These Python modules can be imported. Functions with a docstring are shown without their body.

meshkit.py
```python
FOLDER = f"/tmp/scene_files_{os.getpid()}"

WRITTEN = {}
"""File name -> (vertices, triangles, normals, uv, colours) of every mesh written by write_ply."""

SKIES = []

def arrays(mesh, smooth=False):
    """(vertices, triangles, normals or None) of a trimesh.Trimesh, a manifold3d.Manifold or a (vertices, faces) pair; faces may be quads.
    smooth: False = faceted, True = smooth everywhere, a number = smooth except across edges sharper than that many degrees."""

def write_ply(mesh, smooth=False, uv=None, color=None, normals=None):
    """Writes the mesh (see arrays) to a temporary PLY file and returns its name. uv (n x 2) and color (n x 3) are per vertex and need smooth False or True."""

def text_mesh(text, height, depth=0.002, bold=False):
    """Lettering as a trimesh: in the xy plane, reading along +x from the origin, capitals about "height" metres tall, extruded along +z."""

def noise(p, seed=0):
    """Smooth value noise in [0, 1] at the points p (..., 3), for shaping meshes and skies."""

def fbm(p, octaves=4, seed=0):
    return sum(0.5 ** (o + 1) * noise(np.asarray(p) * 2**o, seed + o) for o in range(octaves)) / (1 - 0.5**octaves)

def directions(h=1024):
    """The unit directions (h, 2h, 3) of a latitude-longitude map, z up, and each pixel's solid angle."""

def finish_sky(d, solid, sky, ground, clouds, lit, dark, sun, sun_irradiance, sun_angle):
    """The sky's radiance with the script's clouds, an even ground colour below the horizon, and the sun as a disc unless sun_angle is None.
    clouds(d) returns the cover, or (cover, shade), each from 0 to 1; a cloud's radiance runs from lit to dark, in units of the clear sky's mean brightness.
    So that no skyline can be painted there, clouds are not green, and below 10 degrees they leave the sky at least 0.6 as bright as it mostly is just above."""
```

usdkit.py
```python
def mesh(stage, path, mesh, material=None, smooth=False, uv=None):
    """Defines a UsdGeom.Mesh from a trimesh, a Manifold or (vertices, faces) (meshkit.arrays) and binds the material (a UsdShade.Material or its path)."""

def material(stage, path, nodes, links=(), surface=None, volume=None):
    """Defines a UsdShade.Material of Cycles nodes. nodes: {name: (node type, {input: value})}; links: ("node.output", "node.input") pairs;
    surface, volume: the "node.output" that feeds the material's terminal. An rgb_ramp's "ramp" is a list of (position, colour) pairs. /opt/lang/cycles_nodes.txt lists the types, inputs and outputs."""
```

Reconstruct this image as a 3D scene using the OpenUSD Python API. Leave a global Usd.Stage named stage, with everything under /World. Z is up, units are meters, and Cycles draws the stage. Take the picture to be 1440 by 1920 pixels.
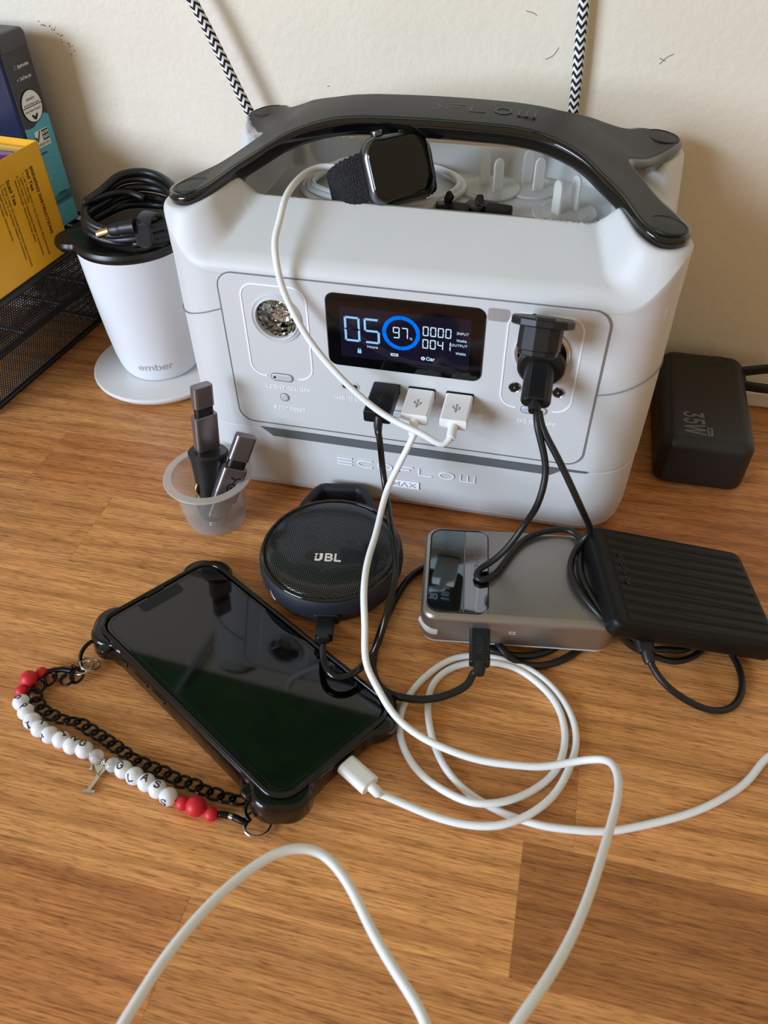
import math, random
import numpy as np, trimesh
from scipy.interpolate import CubicSpline
from shapely.geometry import Polygon, LineString, Point
from shapely.ops import unary_union
from shapely import affinity
import manifold3d as m3
import meshkit, usdkit
from pxr import Usd, UsdGeom, UsdLux, UsdShade, Sdf, Gf, Vt

random.seed(7); RNG = np.random.default_rng(7)
stage = Usd.Stage.CreateInMemory()
UsdGeom.SetStageUpAxis(stage, 'Z'); UsdGeom.SetStageMetersPerUnit(stage, 1.0)
UsdGeom.Xform.Define(stage, '/World'); UsdGeom.Scope.Define(stage, '/World/Looks')
PI = math.pi
V = lambda *a: np.array(a, float)
def unit(v): v = np.asarray(v, float); return v / np.linalg.norm(v)

# ------------------------------------------------------------------ camera
YAW, PITCH, ROLL = -0.24482, 0.77866, -0.01897
FPX = 1449.5
cy, sy, cp, sp = math.cos(YAW), math.sin(YAW), math.cos(PITCH), math.sin(PITCH)
fwd = V(sy*cp, cy*cp, -sp); rgt = V(cy, -sy, 0); upv = np.cross(rgt, fwd)
cr = math.cos(ROLL)*rgt + math.sin(ROLL)*upv; cu = -math.sin(ROLL)*rgt + math.cos(ROLL)*upv
EYE = V(0.074035, -0.349638, 0.351987)
cam = UsdGeom.Camera.Define(stage, '/World/camera')
cam.AddTransformOp().Set(Gf.Matrix4d(*cr, 0, *cu, 0, *(-fwd), 0, *EYE, 1))
cam.CreateFocalLengthAttr(5.7); cam.CreateHorizontalApertureAttr(5.7*1440/FPX); cam.CreateVerticalApertureAttr(5.7*1920/FPX)
cam.CreateFStopAttr(3.2); cam.CreateFocusDistanceAttr(0.50)
cam.CreateClippingRangeAttr(Gf.Vec2f(0.02, 100))
cam.CreateExposureAttr(0.0)

# ------------------------------------------------------------------ light: dim warm room, one big cool window to the front left
dome = UsdLux.DomeLight.Define(stage, '/World/room_light')
dome.CreateColorAttr(Gf.Vec3f(1.0, 0.80, 0.53)); dome.CreateIntensityAttr(0.14)
def rect_light(path, pos, target, w, h, color, power):
    L = UsdLux.RectLight.Define(stage, path)
    z = unit(V(*pos) - V(*target)); x = unit(np.cross(V(0, 0, 1), z)); y = np.cross(z, x)
    L.AddTransformOp().Set(Gf.Matrix4d(*x, 0, *y, 0, *z, 0, *pos, 1))
    L.CreateWidthAttr(w); L.CreateHeightAttr(h); L.CreateColorAttr(Gf.Vec3f(*color)); L.CreateIntensityAttr(power)
    return L
rect_light('/World/window_light', (-2.20, -2.50, 1.00), (0, 0, 0.1), 1.5, 1.4, (0.77, 0.955, 1.20), 19.2)

# ------------------------------------------------------------------ materials
def lin(c):
    c = np.asarray(c, float) / 255.0
    return tuple(np.where(c <= 0.04045, c/12.92, ((c+0.055)/1.055)**2.4))
MAT = {}
def mat(name, rgb, rough=0.5, metal=0.0, **kw):
    """A procedural surface: faint large-scale tone change and a fine relief over the base colour."""
    bump, bs, var = kw.pop('bump', 0.0), kw.pop('bscale', 900.0), kw.pop('var', 0.04)
    c = V(*lin(rgb))
    nodes = {'g': ('geometry', {}), 'n': ('noise_texture', {'scale': 35.0, 'detail': 3.0}),
             'r': ('rgb_ramp', {'ramp': [(0.3, tuple(c*(1-var))), (0.7, tuple(np.minimum(c*(1+var), 1)))]}),
             'p': ('principled_bsdf', {'roughness': rough, 'metallic': metal, **kw})}
    links = [('g.position', 'n.vector'), ('n.fac', 'r.fac'), ('r.color', 'p.base_color')]
    if bump:
        nodes['nb'] = ('noise_texture', {'scale': bs, 'detail': 1.0}); nodes['b'] = ('bump', {'strength': bump, 'distance': 0.0004})
        links += [('g.position', 'nb.vector'), ('nb.fac', 'b.height'), ('b.normal', 'p.normal')]
    MAT[name] = usdkit.material(stage, '/World/Looks/'+name, nodes, links, surface='p.BSDF')
    return MAT[name]
def glow(name, rgb, strength):
    MAT[name] = usdkit.material(stage, '/World/Looks/'+name, {'e': ('emission', {'color': lin(rgb), 'strength': strength})}, surface='e.emission')

mat('shell', (209, 209, 209), 0.42, bump=0.10, bscale=2500, var=0.01)
mat('shell_seam', (120, 120, 122), 0.7)
mat('slot_dark', (92, 96, 98), 0.7)
mat('print_white', (250, 251, 252), 0.5, var=0.0)
mat('print_pale', (240, 243, 248), 0.5, var=0.0)
mat('print_grey', (172, 172, 172), 0.5, var=0.0)
mat('button_grey', (198, 197, 196), 0.4)
mat('gloss_black', (9, 9, 10), 0.09, coat_weight=0.4)
mat('matte_grip', (23, 23, 22), 0.46, bump=0.06, bscale=3000, specular_ior_level=0.38)
mat('grip_mark', (26, 26, 25), 0.40)
mat('rubber_black', (16, 16, 17), 0.45, bump=0.05)
mat('cable_black', (17, 17, 18), 0.42)
mat('cable_gloss', (9, 9, 10), 0.18)
mat('plug_black', (20, 20, 22), 0.4, bump=0.05, bscale=4000)
mat('plug_mark', (50, 50, 52), 0.5)
mat('cable_white', (238, 240, 241), 0.30, var=0.015)
mat('plug_white', (240, 240, 238), 0.3, var=0.01)
mat('plug_symbol', (150, 150, 150), 0.5)
mat('chrome', (205, 205, 208), 0.10, 1.0)
mat('steel', (190, 186, 178), 0.2, 1.0)
mat('gold', (222, 196, 140), 0.2, 1.0)
mat('lamp_reflector', (215, 220, 222), 0.06, 1.0)
mat('hole_black', (4, 4, 4), 0.6)
mat('screen_glass', (7, 7, 9), 0.06)
mat('phone_glass', (5, 6, 6), 0.05)
mat('case_black', (7, 7, 7), 0.16)
mat('mug_white', (226, 230, 236), 0.5, var=0.01)
mat('coaster_white', (228, 227, 224), 0.4, var=0.01)
mat('lid_black', (11, 11, 11), 0.35)
mat('velcro', (14, 14, 20), 0.95, bump=0.8, bscale=2500, sheen_weight=0.3)
mat('speaker_body', (17, 20, 27), 0.55, bump=0.05)
mat('speaker_side', (22, 26, 36), 0.6)
mat('logo_cream', (232, 222, 208), 0.35)
mat('space_grey', (138, 130, 132), 0.34, 0.8)
mat('gunmetal', (158, 151, 144), 0.36, 0.85, bump=0.05, bscale=4000)
mat('mirror_dark', (118, 130, 132), 0.04, 1.0)
mat('mirror_light', (150, 150, 150), 0.05, 1.0)
mat('bank_black', (9, 9, 9), 0.48, specular_ior_level=0.3, bump=0.05, bscale=4000)
mat('bank_mark', (30, 30, 30), 0.35)
mat('pb_black', (27, 27, 26), 0.45, bump=0.10, bscale=3500)
mat('pb_side', (15, 16, 20), 0.38)
mat('pb_mark', (100, 102, 102), 0.45)
mat('watch_case', (110, 108, 114), 0.24, 1.0)
mat('watch_glass', (3, 3, 3), 0.04)
mat('chain_black', (14, 14, 14), 0.22, 0.6)
mat('bead_white', (232, 232, 236), 0.22, var=0.01, coat_weight=0.3)
mat('bead_red', (205, 26, 44), 0.5)
mat('ink', (14, 14, 14), 0.5)
mat('ink_brown', (70, 44, 8), 0.7)
mat('carton_yellow', (240, 178, 22), 0.55, var=0.06)
mat('carton_inside', (232, 190, 92), 0.7)
mat('sachet_purple', (92, 30, 84), 0.45)
mat('tin_grey', (56, 56, 62), 0.5)
mat('tin_lid', (66, 66, 70), 0.5)
mat('tin_navy', (14, 26, 62), 0.3)
mat('tin_teal', (86, 176, 196), 0.45)
mat('tin_teal_print', (160, 214, 226), 0.5)
mat('tin_blue_print', (110, 160, 220), 0.5)
mat('wire_black', (12, 11, 10), 0.45)
mat('trim_white', (228, 224, 216), 0.4)
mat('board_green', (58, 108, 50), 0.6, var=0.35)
mat('smudge', (120, 112, 100), 0.8)
glow('lcd_white', (205, 232, 255), 1.05)
glow('lcd_blue', (150, 205, 255), 1.0)
glow('lcd_ring', (0, 118, 250), 1.0)
glow('led_blue', (150, 170, 255), 1.0)
def mk(name, nodes, links, surface): MAT[name] = usdkit.material(stage, '/World/Looks/'+name, nodes, links, surface=surface)
# faintly lit LCD sheet under glass
mk('lcd_back', {'p': ('principled_bsdf', {'base_color': lin((6, 6, 12)), 'roughness': 0.06, 'emission_color': lin((44, 40, 70)), 'emission_strength': 0.25})}, [], 'p.BSDF')
# frosted, half-clear polypropylene
def frosted(name, rgb, clear, rough):
    mk(name, {'t': ('transparent_bsdf', {'color': (0.93, 0.93, 0.93)}), 'p': ('principled_bsdf', {'base_color': lin(rgb), 'roughness': rough, 'subsurface_weight': 0.0}),
              'tr': ('translucent_bsdf', {'color': lin(rgb)}), 'm1': ('mix_closure', {'fac': 0.35}), 'm2': ('mix_closure', {'fac': 1-clear})},
       [('p.BSDF', 'm1.closure1'), ('tr.BSDF', 'm1.closure2'), ('t.BSDF', 'm2.closure1'), ('m1.closure', 'm2.closure2')], 'm2.closure')
frosted('cup_frost', (226, 222, 220), 0.80, 0.25)
frosted('cup_rim_frost', (228, 226, 224), 0.42, 0.3)
frosted('cover_clear', (244, 243, 238), 0.30, 0.15)
frosted('bead_clear', (238, 236, 232), 0.35, 0.1)
mk('lens_glass', {'t': ('transparent_bsdf', {}), 'g': ('glossy_bsdf', {'color': (1, 1, 1), 'roughness': 0.02}), 'f': ('fresnel', {'IOR': 1.5}), 'm': ('mix_closure', {})},
   [('f.fac', 'm.fac'), ('t.BSDF', 'm.closure1'), ('g.BSDF', 'm.closure2')], 'm.closure')
# painted wall: orange-peel relief
mk('wall_paint', {'g': ('geometry', {}), 'n': ('noise_texture', {'scale': 9.0, 'detail': 4.0}), 'r': ('rgb_ramp', {'ramp': [(0.35, lin((226, 214, 194))), (0.65, lin((233, 222, 204)))]}),
                  'nb': ('noise_texture', {'scale': 190.0, 'detail': 4.0, 'roughness': 0.6}), 'b': ('bump', {'strength': 0.35, 'distance': 0.0012}),
                  'p': ('principled_bsdf', {'roughness': 0.55})},
   [('g.position', 'n.vector'), ('n.fac', 'r.fac'), ('r.color', 'p.base_color'), ('g.position', 'nb.vector'), ('nb.fac', 'b.height'), ('b.normal', 'p.normal')], 'p.BSDF')
# oak-look staves: grain runs along x; each stave gets its own tone and its own piece of the log
def wood(name, light, dark, off, rings):
    light, dark = V(*lin(light))*V(1.48, 1.48, 1.46), V(*lin(dark))*V(1.48, 1.48, 1.46); dark = 0.72*dark+0.28*light
    mk(name, {'g': ('geometry', {}), 'mp': ('mapping', {'location': off, 'scale': (2.4, 44.0, 44.0)}), 'mf': ('mapping', {'location': off, 'scale': (26.0, 980.0, 980.0)}),
              'mb': ('mapping', {'location': off, 'scale': (1.6, 9.0, 9.0)}), 'mq': ('mapping', {'location': off, 'scale': (120.0, 1500.0, 1500.0)}), 'n4': ('noise_texture', {'scale': 1.0, 'detail': 1.0}),
              'r5': ('rgb_ramp', {'ramp': [(0.30, (0.60, 0.52, 0.45)), (0.43, (1.0, 1.0, 1.0)), (0.72, (1.12, 1.12, 1.10))]}), 'm4': ('mix', {'mix_type': 'multiply', 'fac': 0.9}),
              'n1': ('noise_texture', {'scale': 2.6, 'detail': 5.0, 'roughness': 0.6, 'distortion': 0.6}),
              'n2': ('noise_texture', {'scale': 1.25, 'detail': 4.0, 'roughness': 0.7, 'distortion': 0.4}),
              'n3': ('noise_texture', {'scale': 1.3, 'detail': 2.0}),
              'wv': ('wave_texture', {'wave_type': 'bands', 'bands_direction': 'y', 'scale': rings, 'distortion': 9.0, 'detail': 3.0, 'detail_scale': 0.9}),
              'r1': ('rgb_ramp', {'ramp': [(0.30, tuple(dark)), (0.52, tuple(0.45*dark+0.55*light)), (0.75, tuple(light))]}),
              'r2': ('rgb_ramp', {'ramp': [(0.36, (0.56, 0.50, 0.44)), (0.49, (0.92, 0.91, 0.89)), (0.64, (1.16, 1.15, 1.13))]}),
              'r3': ('rgb_ramp', {'ramp': [(0.3, (0.86, 0.84, 0.82)), (0.7, (1.08, 1.08, 1.08))]}),
              'r4': ('rgb_ramp', {'ramp': [(0.0, (0.76, 0.72, 0.68)), (0.30, (1.0, 1.0, 1.0)), (1.0, (1.05, 1.05, 1.05))]}),
              'm1': ('mix', {'mix_type': 'multiply', 'fac': 1.0}), 'm2': ('mix', {'mix_type': 'multiply', 'fac': 1.0}), 'm3': ('mix', {'mix_type': 'multiply', 'fac': 0.8}),
              'b': ('bump', {'strength': 0.10, 'distance': 0.0004}), 'p': ('principled_bsdf', {'roughness': 0.40, 'specular_ior_level': 0.4})},
       [('g.position', 'mp.vector'), ('g.position', 'mf.vector'), ('g.position', 'mb.vector'), ('mp.vector', 'n1.vector'), ('mf.vector', 'n2.vector'), ('mb.vector', 'n3.vector'), ('mb.vector', 'wv.vector'),
        ('n1.fac', 'r1.fac'), ('n2.fac', 'r2.fac'), ('n3.fac', 'r3.fac'), ('wv.fac', 'r4.fac'), ('r1.color', 'm1.color1'), ('r2.color', 'm1.color2'), ('m1.color', 'm2.color1'), ('r3.color', 'm2.color2'),
        ('m2.color', 'm3.color1'), ('r4.color', 'm3.color2'), ('g.position', 'mq.vector'), ('mq.vector', 'n4.vector'), ('n4.fac', 'r5.fac'), ('m3.color', 'm4.color1'), ('r5.color', 'm4.color2'), ('m4.color', 'p.base_color'), ('n2.fac', 'b.height'), ('b.normal', 'p.normal')], 'p.BSDF')
WOODS = [((196, 142, 88), (158, 104, 56)), ((186, 130, 78), (146, 92, 48)), ((202, 150, 96), (166, 114, 64)), ((182, 124, 76), (144, 90, 48)), ((158, 106, 60), (122, 76, 40)), ((190, 136, 84), (150, 98, 54))]
for i, (a, b) in enumerate(WOODS):
    for k in range(2): wood(f'wood_{i}_{k}', a, b, (1.7*i+5.3*k, 2.9*i+7.1*k, 0.0), 2.0+0.7*k)
# black-and-white zigzag textile cord (u once around, v along in metres)
mk('zigzag', {'uv': ('uvmap', {'attribute': 'st'}), 's': ('separate_xyz', {}), 'u3': ('math', {'math_type': 'multiply', 'value2': 4.0}), 'pp': ('math', {'math_type': 'pingpong', 'value2': 0.5}),
              'a': ('math', {'math_type': 'multiply', 'value2': 1.25}), 'v': ('math', {'math_type': 'multiply', 'value2': 235.0}), 'ad': ('math', {'math_type': 'add'}), 'fr': ('math', {'math_type': 'fraction'}),
              'gt': ('math', {'math_type': 'greater_than', 'value2': 0.5}), 'mx': ('mix', {'color1': lin((14, 14, 16)), 'color2': lin((232, 230, 226))}), 'p': ('principled_bsdf', {'roughness': 0.8})},
   [('uv.UV', 's.vector'), ('s.x', 'u3.value1'), ('u3.value', 'pp.value1'), ('pp.value', 'a.value1'), ('s.y', 'v.value1'), ('a.value', 'ad.value1'), ('v.value', 'ad.value2'), ('ad.value', 'fr.value1'),
    ('fr.value', 'gt.value1'), ('gt.value', 'mx.fac'), ('mx.color', 'p.base_color')], 'p.BSDF')
# perforated steel: holes on a hexagonal lattice in plan
def hexmesh(name, pitch, hole, rgb):
    s = 1.0/pitch; r3 = math.sqrt(3)
    nodes = {'g': ('texture_coordinate', {}), 'mp': ('mapping', {'scale': (s, s, 0.0)}), 'cell': ('vector_math', {'vector_math_type': 'wrap'})}
    nodes = {'g': ('texture_coordinate', {}), 'sx': ('separate_xyz', {}), 'p': ('principled_bsdf', {'metallic': 0.0, 'roughness': 0.25, 'specular_ior_level': 0.8, 'coat_weight': 0.2})}
    links = [('g.object', 'sx.vector')]
    ds = []
    for k, (ox, oy) in enumerate(((0, 0), (0.5, 0.5))):
        for ax, per, o in (('x', 1.0, ox), ('y', r3, oy*r3)):
            n = f'{ax}{k}'
            nodes[n+'m'] = ('math', {'math_type': 'multiply_add', 'value2': s/per, 'value3': 50.0 + o/per}); nodes[n+'f'] = ('math', {'math_type': 'fraction'}); nodes[n+'c'] = ('math', {'math_type': 'subtract', 'value2': 0.5})
            nodes[n+'s'] = ('math', {'math_type': 'multiply', 'value2': per}); nodes[n+'q'] = ('math', {'math_type': 'power', 'value2': 2.0}); nodes[n+'a'] = ('math', {'math_type': 'absolute'})
            links += [(f'sx.{ax}', n+'m.value1'), (n+'m.value', n+'f.value1'), (n+'f.value', n+'c.value1'), (n+'c.value', n+'s.value1'), (n+'s.value', n+'a.value1'), (n+'a.value', n+'q.value1')]
        nodes[f'd{k}'] = ('math', {'math_type': 'add'}); links += [(f'x{k}q.value', f'd{k}.value1'), (f'y{k}q.value', f'd{k}.value2')]
    nodes['mn'] = ('math', {'math_type': 'minimum'}); links += [('d0.value', 'mn.value1'), ('d1.value', 'mn.value2')]
    nodes['mr'] = ('map_range', {'from_min': (hole*0.85)**2, 'from_max': (hole*1.1)**2, 'clamp': True}); links += [('mn.value', 'mr.value')]
    nodes['mx'] = ('mix', {'color1': (0.001, 0.001, 0.001), 'color2': lin(rgb)}); links += [('mr.result', 'mx.fac'), ('mx.color', 'p.base_color')]
    nodes['sp'] = ('math', {'math_type': 'multiply', 'value2': 0.8}); links += [('mr.result', 'sp.value1'), ('sp.value', 'p.specular_ior_level')]
    nodes['b'] = ('bump', {'strength': 0.6, 'distance': 0.0003}); links += [('mr.result', 'b.height'), ('b.normal', 'p.normal')]
    mk(name, nodes, links, 'p.BSDF')
hexmesh('grille', 0.00125, 0.31, (24, 24, 26))
# braided nylon with reflective flecks
mk('braid', {'uv': ('uvmap', {'attribute': 'st'}), 'mp': ('mapping', {'scale': (46.0, 9.0, 1.0), 'rotation': (0, 0, 0.0)}), 'wv': ('voronoi_texture', {'scale': 1.0, 'randomness': 0.45}), 'b': ('bump', {'strength': 0.9, 'distance': 0.0012}),
             'vo': ('voronoi_texture', {'scale': 3.1, 'randomness': 0.9}), 'lt': ('math', {'math_type': 'less_than', 'value2': 0.13}), 'mx': ('mix', {'color1': lin((13, 13, 16)), 'color2': lin((190, 165, 165))}),
             'p': ('principled_bsdf', {'roughness': 0.75})},
   [('uv.UV', 'mp.vector'), ('mp.vector', 'wv.vector'), ('wv.distance', 'b.height'), ('b.normal', 'p.normal'), ('mp.vector', 'vo.vector'), ('vo.distance', 'lt.value1'), ('lt.value', 'mx.fac'), ('mx.color', 'p.base_color')], 'p.BSDF')

# ------------------------------------------------------------------ scene tree helpers
USED, BASE = {}, {}
def _path(parent, name):
    k = parent + '/' + name
    n = USED.get(k, 0); USED[k] = n+1
    return k if n == 0 else f'{k}_{n:03d}'
def _data(path, **kw):
    pr = stage.GetPrimAtPath(path)
    for k, v in kw.items():
        if v: pr.SetCustomDataByKey(k, v)
def thing(name, label, cat, base=(0, 0, 0), group=None):
    p = _path('/World', name); x = UsdGeom.Xform.Define(stage, p); x.AddTranslateOp().Set(Gf.Vec3d(*map(float, base))); BASE[p] = V(*base)
    _data(p, label=label, category=cat, group=group); return p
def _arr(mesh):
    if isinstance(mesh, (list,)): mesh = trimesh.util.concatenate([m for m in mesh])
    return mesh
def part(parent, name, mesh, m, smooth=35, label=None, kind=None, uv=None):
    mesh = _arr(mesh)
    if hasattr(mesh, 'to_mesh'):
        q = mesh.to_mesh(); mesh = trimesh.Trimesh(q.vert_properties[:, :3], q.tri_verts, process=False)
    b = BASE[parent]; mesh = trimesh.Trimesh(np.array(mesh.vertices)-b, mesh.faces, process=False)
    p = _path(parent, name); usdkit.mesh(stage, p, mesh, MAT[m], smooth=smooth, uv=uv); BASE[p] = b
    _data(p, label=label, kind=kind); return p
def single(name, mesh, m, label=None, cat=None, kind=None, smooth=35, uv=None, group=None):
    p = _path('/World', name); usdkit.mesh(stage, p, _arr(mesh), MAT[m], smooth=smooth, uv=uv); BASE[p] = V(0, 0, 0)
    _data(p, label=label, category=cat, kind=kind, group=group); return p

# ------------------------------------------------------------------ shape helpers
def xf(mesh, M):
    mesh = mesh.copy(); mesh.apply_transform(M); return mesh
def frame(o, ex, ey, ez=None):
    ex, ey = unit(ex), np.asarray(ey, float); ey = unit(ey - ex*(ey@ex)); ez = np.cross(ex, ey) if ez is None else ez
    M = np.eye(4); M[:3, 0], M[:3, 1], M[:3, 2], M[:3, 3] = ex, ey, ez, o; return M
def rot(ax, a, o=(0, 0, 0)): return trimesh.transformations.rotation_matrix(a, ax, o)
def tr(x, y, z): return trimesh.transformations.translation_matrix((x, y, z))
FACE = lambda x, z, out=0.0: frame(V(x, -out, z), V(1, 0, 0), V(0, 0, 1))   # drawing plane of the station's front: local z points out of the face
def rrect(w, h, r, n=8):
    r = min(r, w/2-1e-6, h/2-1e-6); pts = []
    for cx, cy_, a0 in ((w/2-r, h/2-r, 0), (-w/2+r, h/2-r, PI/2), (-w/2+r, -h/2+r, PI), (w/2-r, -h/2+r, 1.5*PI)):
        for i in range(n+1):
            a = a0 + i*PI/2/n; pts.append((cx+r*math.cos(a), cy_+r*math.sin(a)))
    return np.array(pts)
def circle(r, n=48): a = np.linspace(0, 2*PI, n, endpoint=False); return np.c_[r*np.cos(a), r*np.sin(a)]
def _normals2(P):
    d = np.roll(P, -1, 0) - P; d /= np.maximum(np.linalg.norm(d, axis=1, keepdims=True), 1e-12)
    n1 = np.c_[-d[:, 1], d[:, 0]]; n0 = np.roll(n1, 1, 0); n = n0+n1; l = np.linalg.norm(n, axis=1, keepdims=True); n /= np.maximum(l, 1e-9)
    return n / np.maximum((n*n1).sum(1, keepdims=True), 0.5)
def slab(P, prof, holes=()):
    """Closed solid: outline P (counter-clockwise) lofted through (inset, z) pairs from bottom to top; holes are outlines lofted the other way round."""
    from scipy.spatial import cKDTree
    v, f, off = [], [], 0; lo, hi = [], []
    for P, hole in [(P, False)]+[(h, True) for h in holes]:
        P = np.asarray(P, float); N = len(P); nn = _normals2(P)*(-1 if hole else 1); k = np.arange(N); k1 = (k+1) % N
        for i, z in [prof[0]]+list(prof)+[prof[-1]]: v.append(np.c_[P+nn*i, np.full(N, z)])   # the caps get corners of their own, so that they shade flat
        for j in range(1, len(prof)):
            a, b = off+j*N, off+(j+1)*N; q = np.vstack([np.c_[a+k, a+k1, b+k1], np.c_[a+k, b+k1, b+k]]); f.append(q[:, ::-1] if hole else q)
        lo.append((off, v[-len(prof)-2][:, :2])); hi.append((off+(len(prof)+1)*N, v[-1][:, :2])); off += N*(len(prof)+2)
    for loops, flip in ((lo, True), (hi, False)):
        vv, ff = trimesh.creation.triangulate_polygon(Polygon(loops[0][1], [l[1] for l in loops[1:]]), engine='earcut')
        pts = np.vstack([l[1] for l in loops]); ids = np.concatenate([l[0]+np.arange(len(l[1])) for l in loops]); ff = cKDTree(pts).query(vv)[1][ff]
        t = pts[ff]; ar = np.cross(t[:, 1]-t[:, 0], t[:, 2]-t[:, 0]); ff = np.where(((ar > 0) != flip)[:, None], ff, ff[:, ::-1]); f.append(ids[ff])
    return trimesh.Trimesh(np.vstack(v), np.vstack(f), process=False)
def rnd(z0, z1, r, n=4, rb=None):
    """Profile with rounded top (radius r) and bottom (radius rb) edges."""
    rb = r if rb is None else rb; out = []
    for i in range(n+1):
        a = PI/2*i/n; out.append((rb*(1-math.sin(a)), z0+rb*(1-math.cos(a))))
    for i in range(n+1):
        a = PI/2*i/n; out.append((r*(1-math.cos(a)), z1-r*(1-math.sin(a))))
    return [(out[0][0]+0.12*rb, z0)]+out+[(r*1.12, z1)]
def rbox(w, d, h, rp, re, n=4, nc=6): return slab(rrect(w, d, rp, nc), rnd(0, h, re, n))
def box(x0, x1, y0, y1, z0, z1):
    m = trimesh.creation.box(((x1-x0), (y1-y0), (z1-z0))); m.apply_translation(((x0+x1)/2, (y0+y1)/2, (z0+z1)/2)); return m
def spline(pts, step=0.003, closed=False):
    P = np.asarray(pts, float); d = np.linalg.norm(np.diff(P, axis=0), axis=1); t = np.r_[0, np.cumsum(np.maximum(d, 1e-6)**0.75)]
    n = max(int(d.sum()/step), 8)
    return CubicSpline(t, P, bc_type='periodic' if closed else 'natural')(np.linspace(0, t[-1], n+1))
def tube(C, r, n=12, uv=False, flat=None, hint=None, caps=True):
    """Sweep a circle (or an r x flat ellipse) along the polyline C. r may vary along it."""
    C = np.asarray(C, float); N = len(C); T = np.gradient(C, axis=0); T /= np.maximum(np.linalg.norm(T, axis=1, keepdims=True), 1e-12)
    h = V(0, 0, 1) if hint is None else np.asarray(hint, float)
    if abs(h@T[0]) > 0.95: h = V(1, 0, 0)
    u = unit(h - T[0]*(h@T[0])); R = np.broadcast_to(np.asarray(r, float), (N,)); a = np.linspace(0, 2*PI, n+1 if uv else n, endpoint=bool(uv)); v, uvs = [], []
    L = np.r_[0, np.cumsum(np.linalg.norm(np.diff(C, axis=0), axis=1))]
    for i in range(N):
        if hint is not None: u = h
        u = unit(u - T[i]*(u@T[i])); w = np.cross(T[i], u); rf = R[i]*(flat if flat else 1.0)
        v.append(C[i] + np.outer(np.cos(a)*rf, u) + np.outer(np.sin(a)*R[i], w)); uvs.append(np.c_[a/(2*PI), np.full(len(a), L[i])])
    m = len(a); V_ = np.vstack(v); f = []; k = np.arange(m-1 if uv else m); k1 = (k+1) % m
    for i in range(N-1):
        p, q = i*m, (i+1)*m; f += [np.c_[p+k, p+k1, q+k1], np.c_[p+k, q+k1, q+k]]
    if caps and not uv:
        o = len(V_); V_ = np.vstack([V_, C[:1], C[-1:]]); f += [np.c_[np.full(m, o), k1, k], np.c_[np.full(m, o+1), (N-1)*m+k, (N-1)*m+k1]]
    M = trimesh.Trimesh(V_, np.vstack(f), process=False)
    return (M, np.vstack(uvs)) if uv else M
def lathe(prof, n=64):
    """Revolve (r, z) pairs about z; profile given from bottom outside upwards."""
    P = np.asarray(prof, float); a = np.linspace(0, 2*PI, n, endpoint=False); v = np.vstack([np.c_[r*np.cos(a), r*np.sin(a), np.full(n, z)] for r, z in P]); f = []; k = np.arange(n); k1 = (k+1) % n
    for j in range(len(P)-1):
        p, q = j*n, (j+1)*n; f += [np.c_[p+k, p+k1, q+k1], np.c_[p+k, q+k1, q+k]]
    return trimesh.Trimesh(v, np.vstack(f), process=False)
def along(a, b): # matrix taking local z to the direction a->b, origin a
    z = unit(np.asarray(b, float)-a); x = unit(np.cross(V(0, 1, 0.01), z)); return frame(np.asarray(a, float), x, np.cross(z, x))
def text(s, h, d=0.0002, bold=False, wide=1.0, center=False):
    m = meshkit.text_mesh(s, h, d, bold); m.apply_scale([wide, 1, 1])
    if center: m.apply_translation([-m.bounds[:, 0].mean(), -h/2, 0])
    return m
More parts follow.
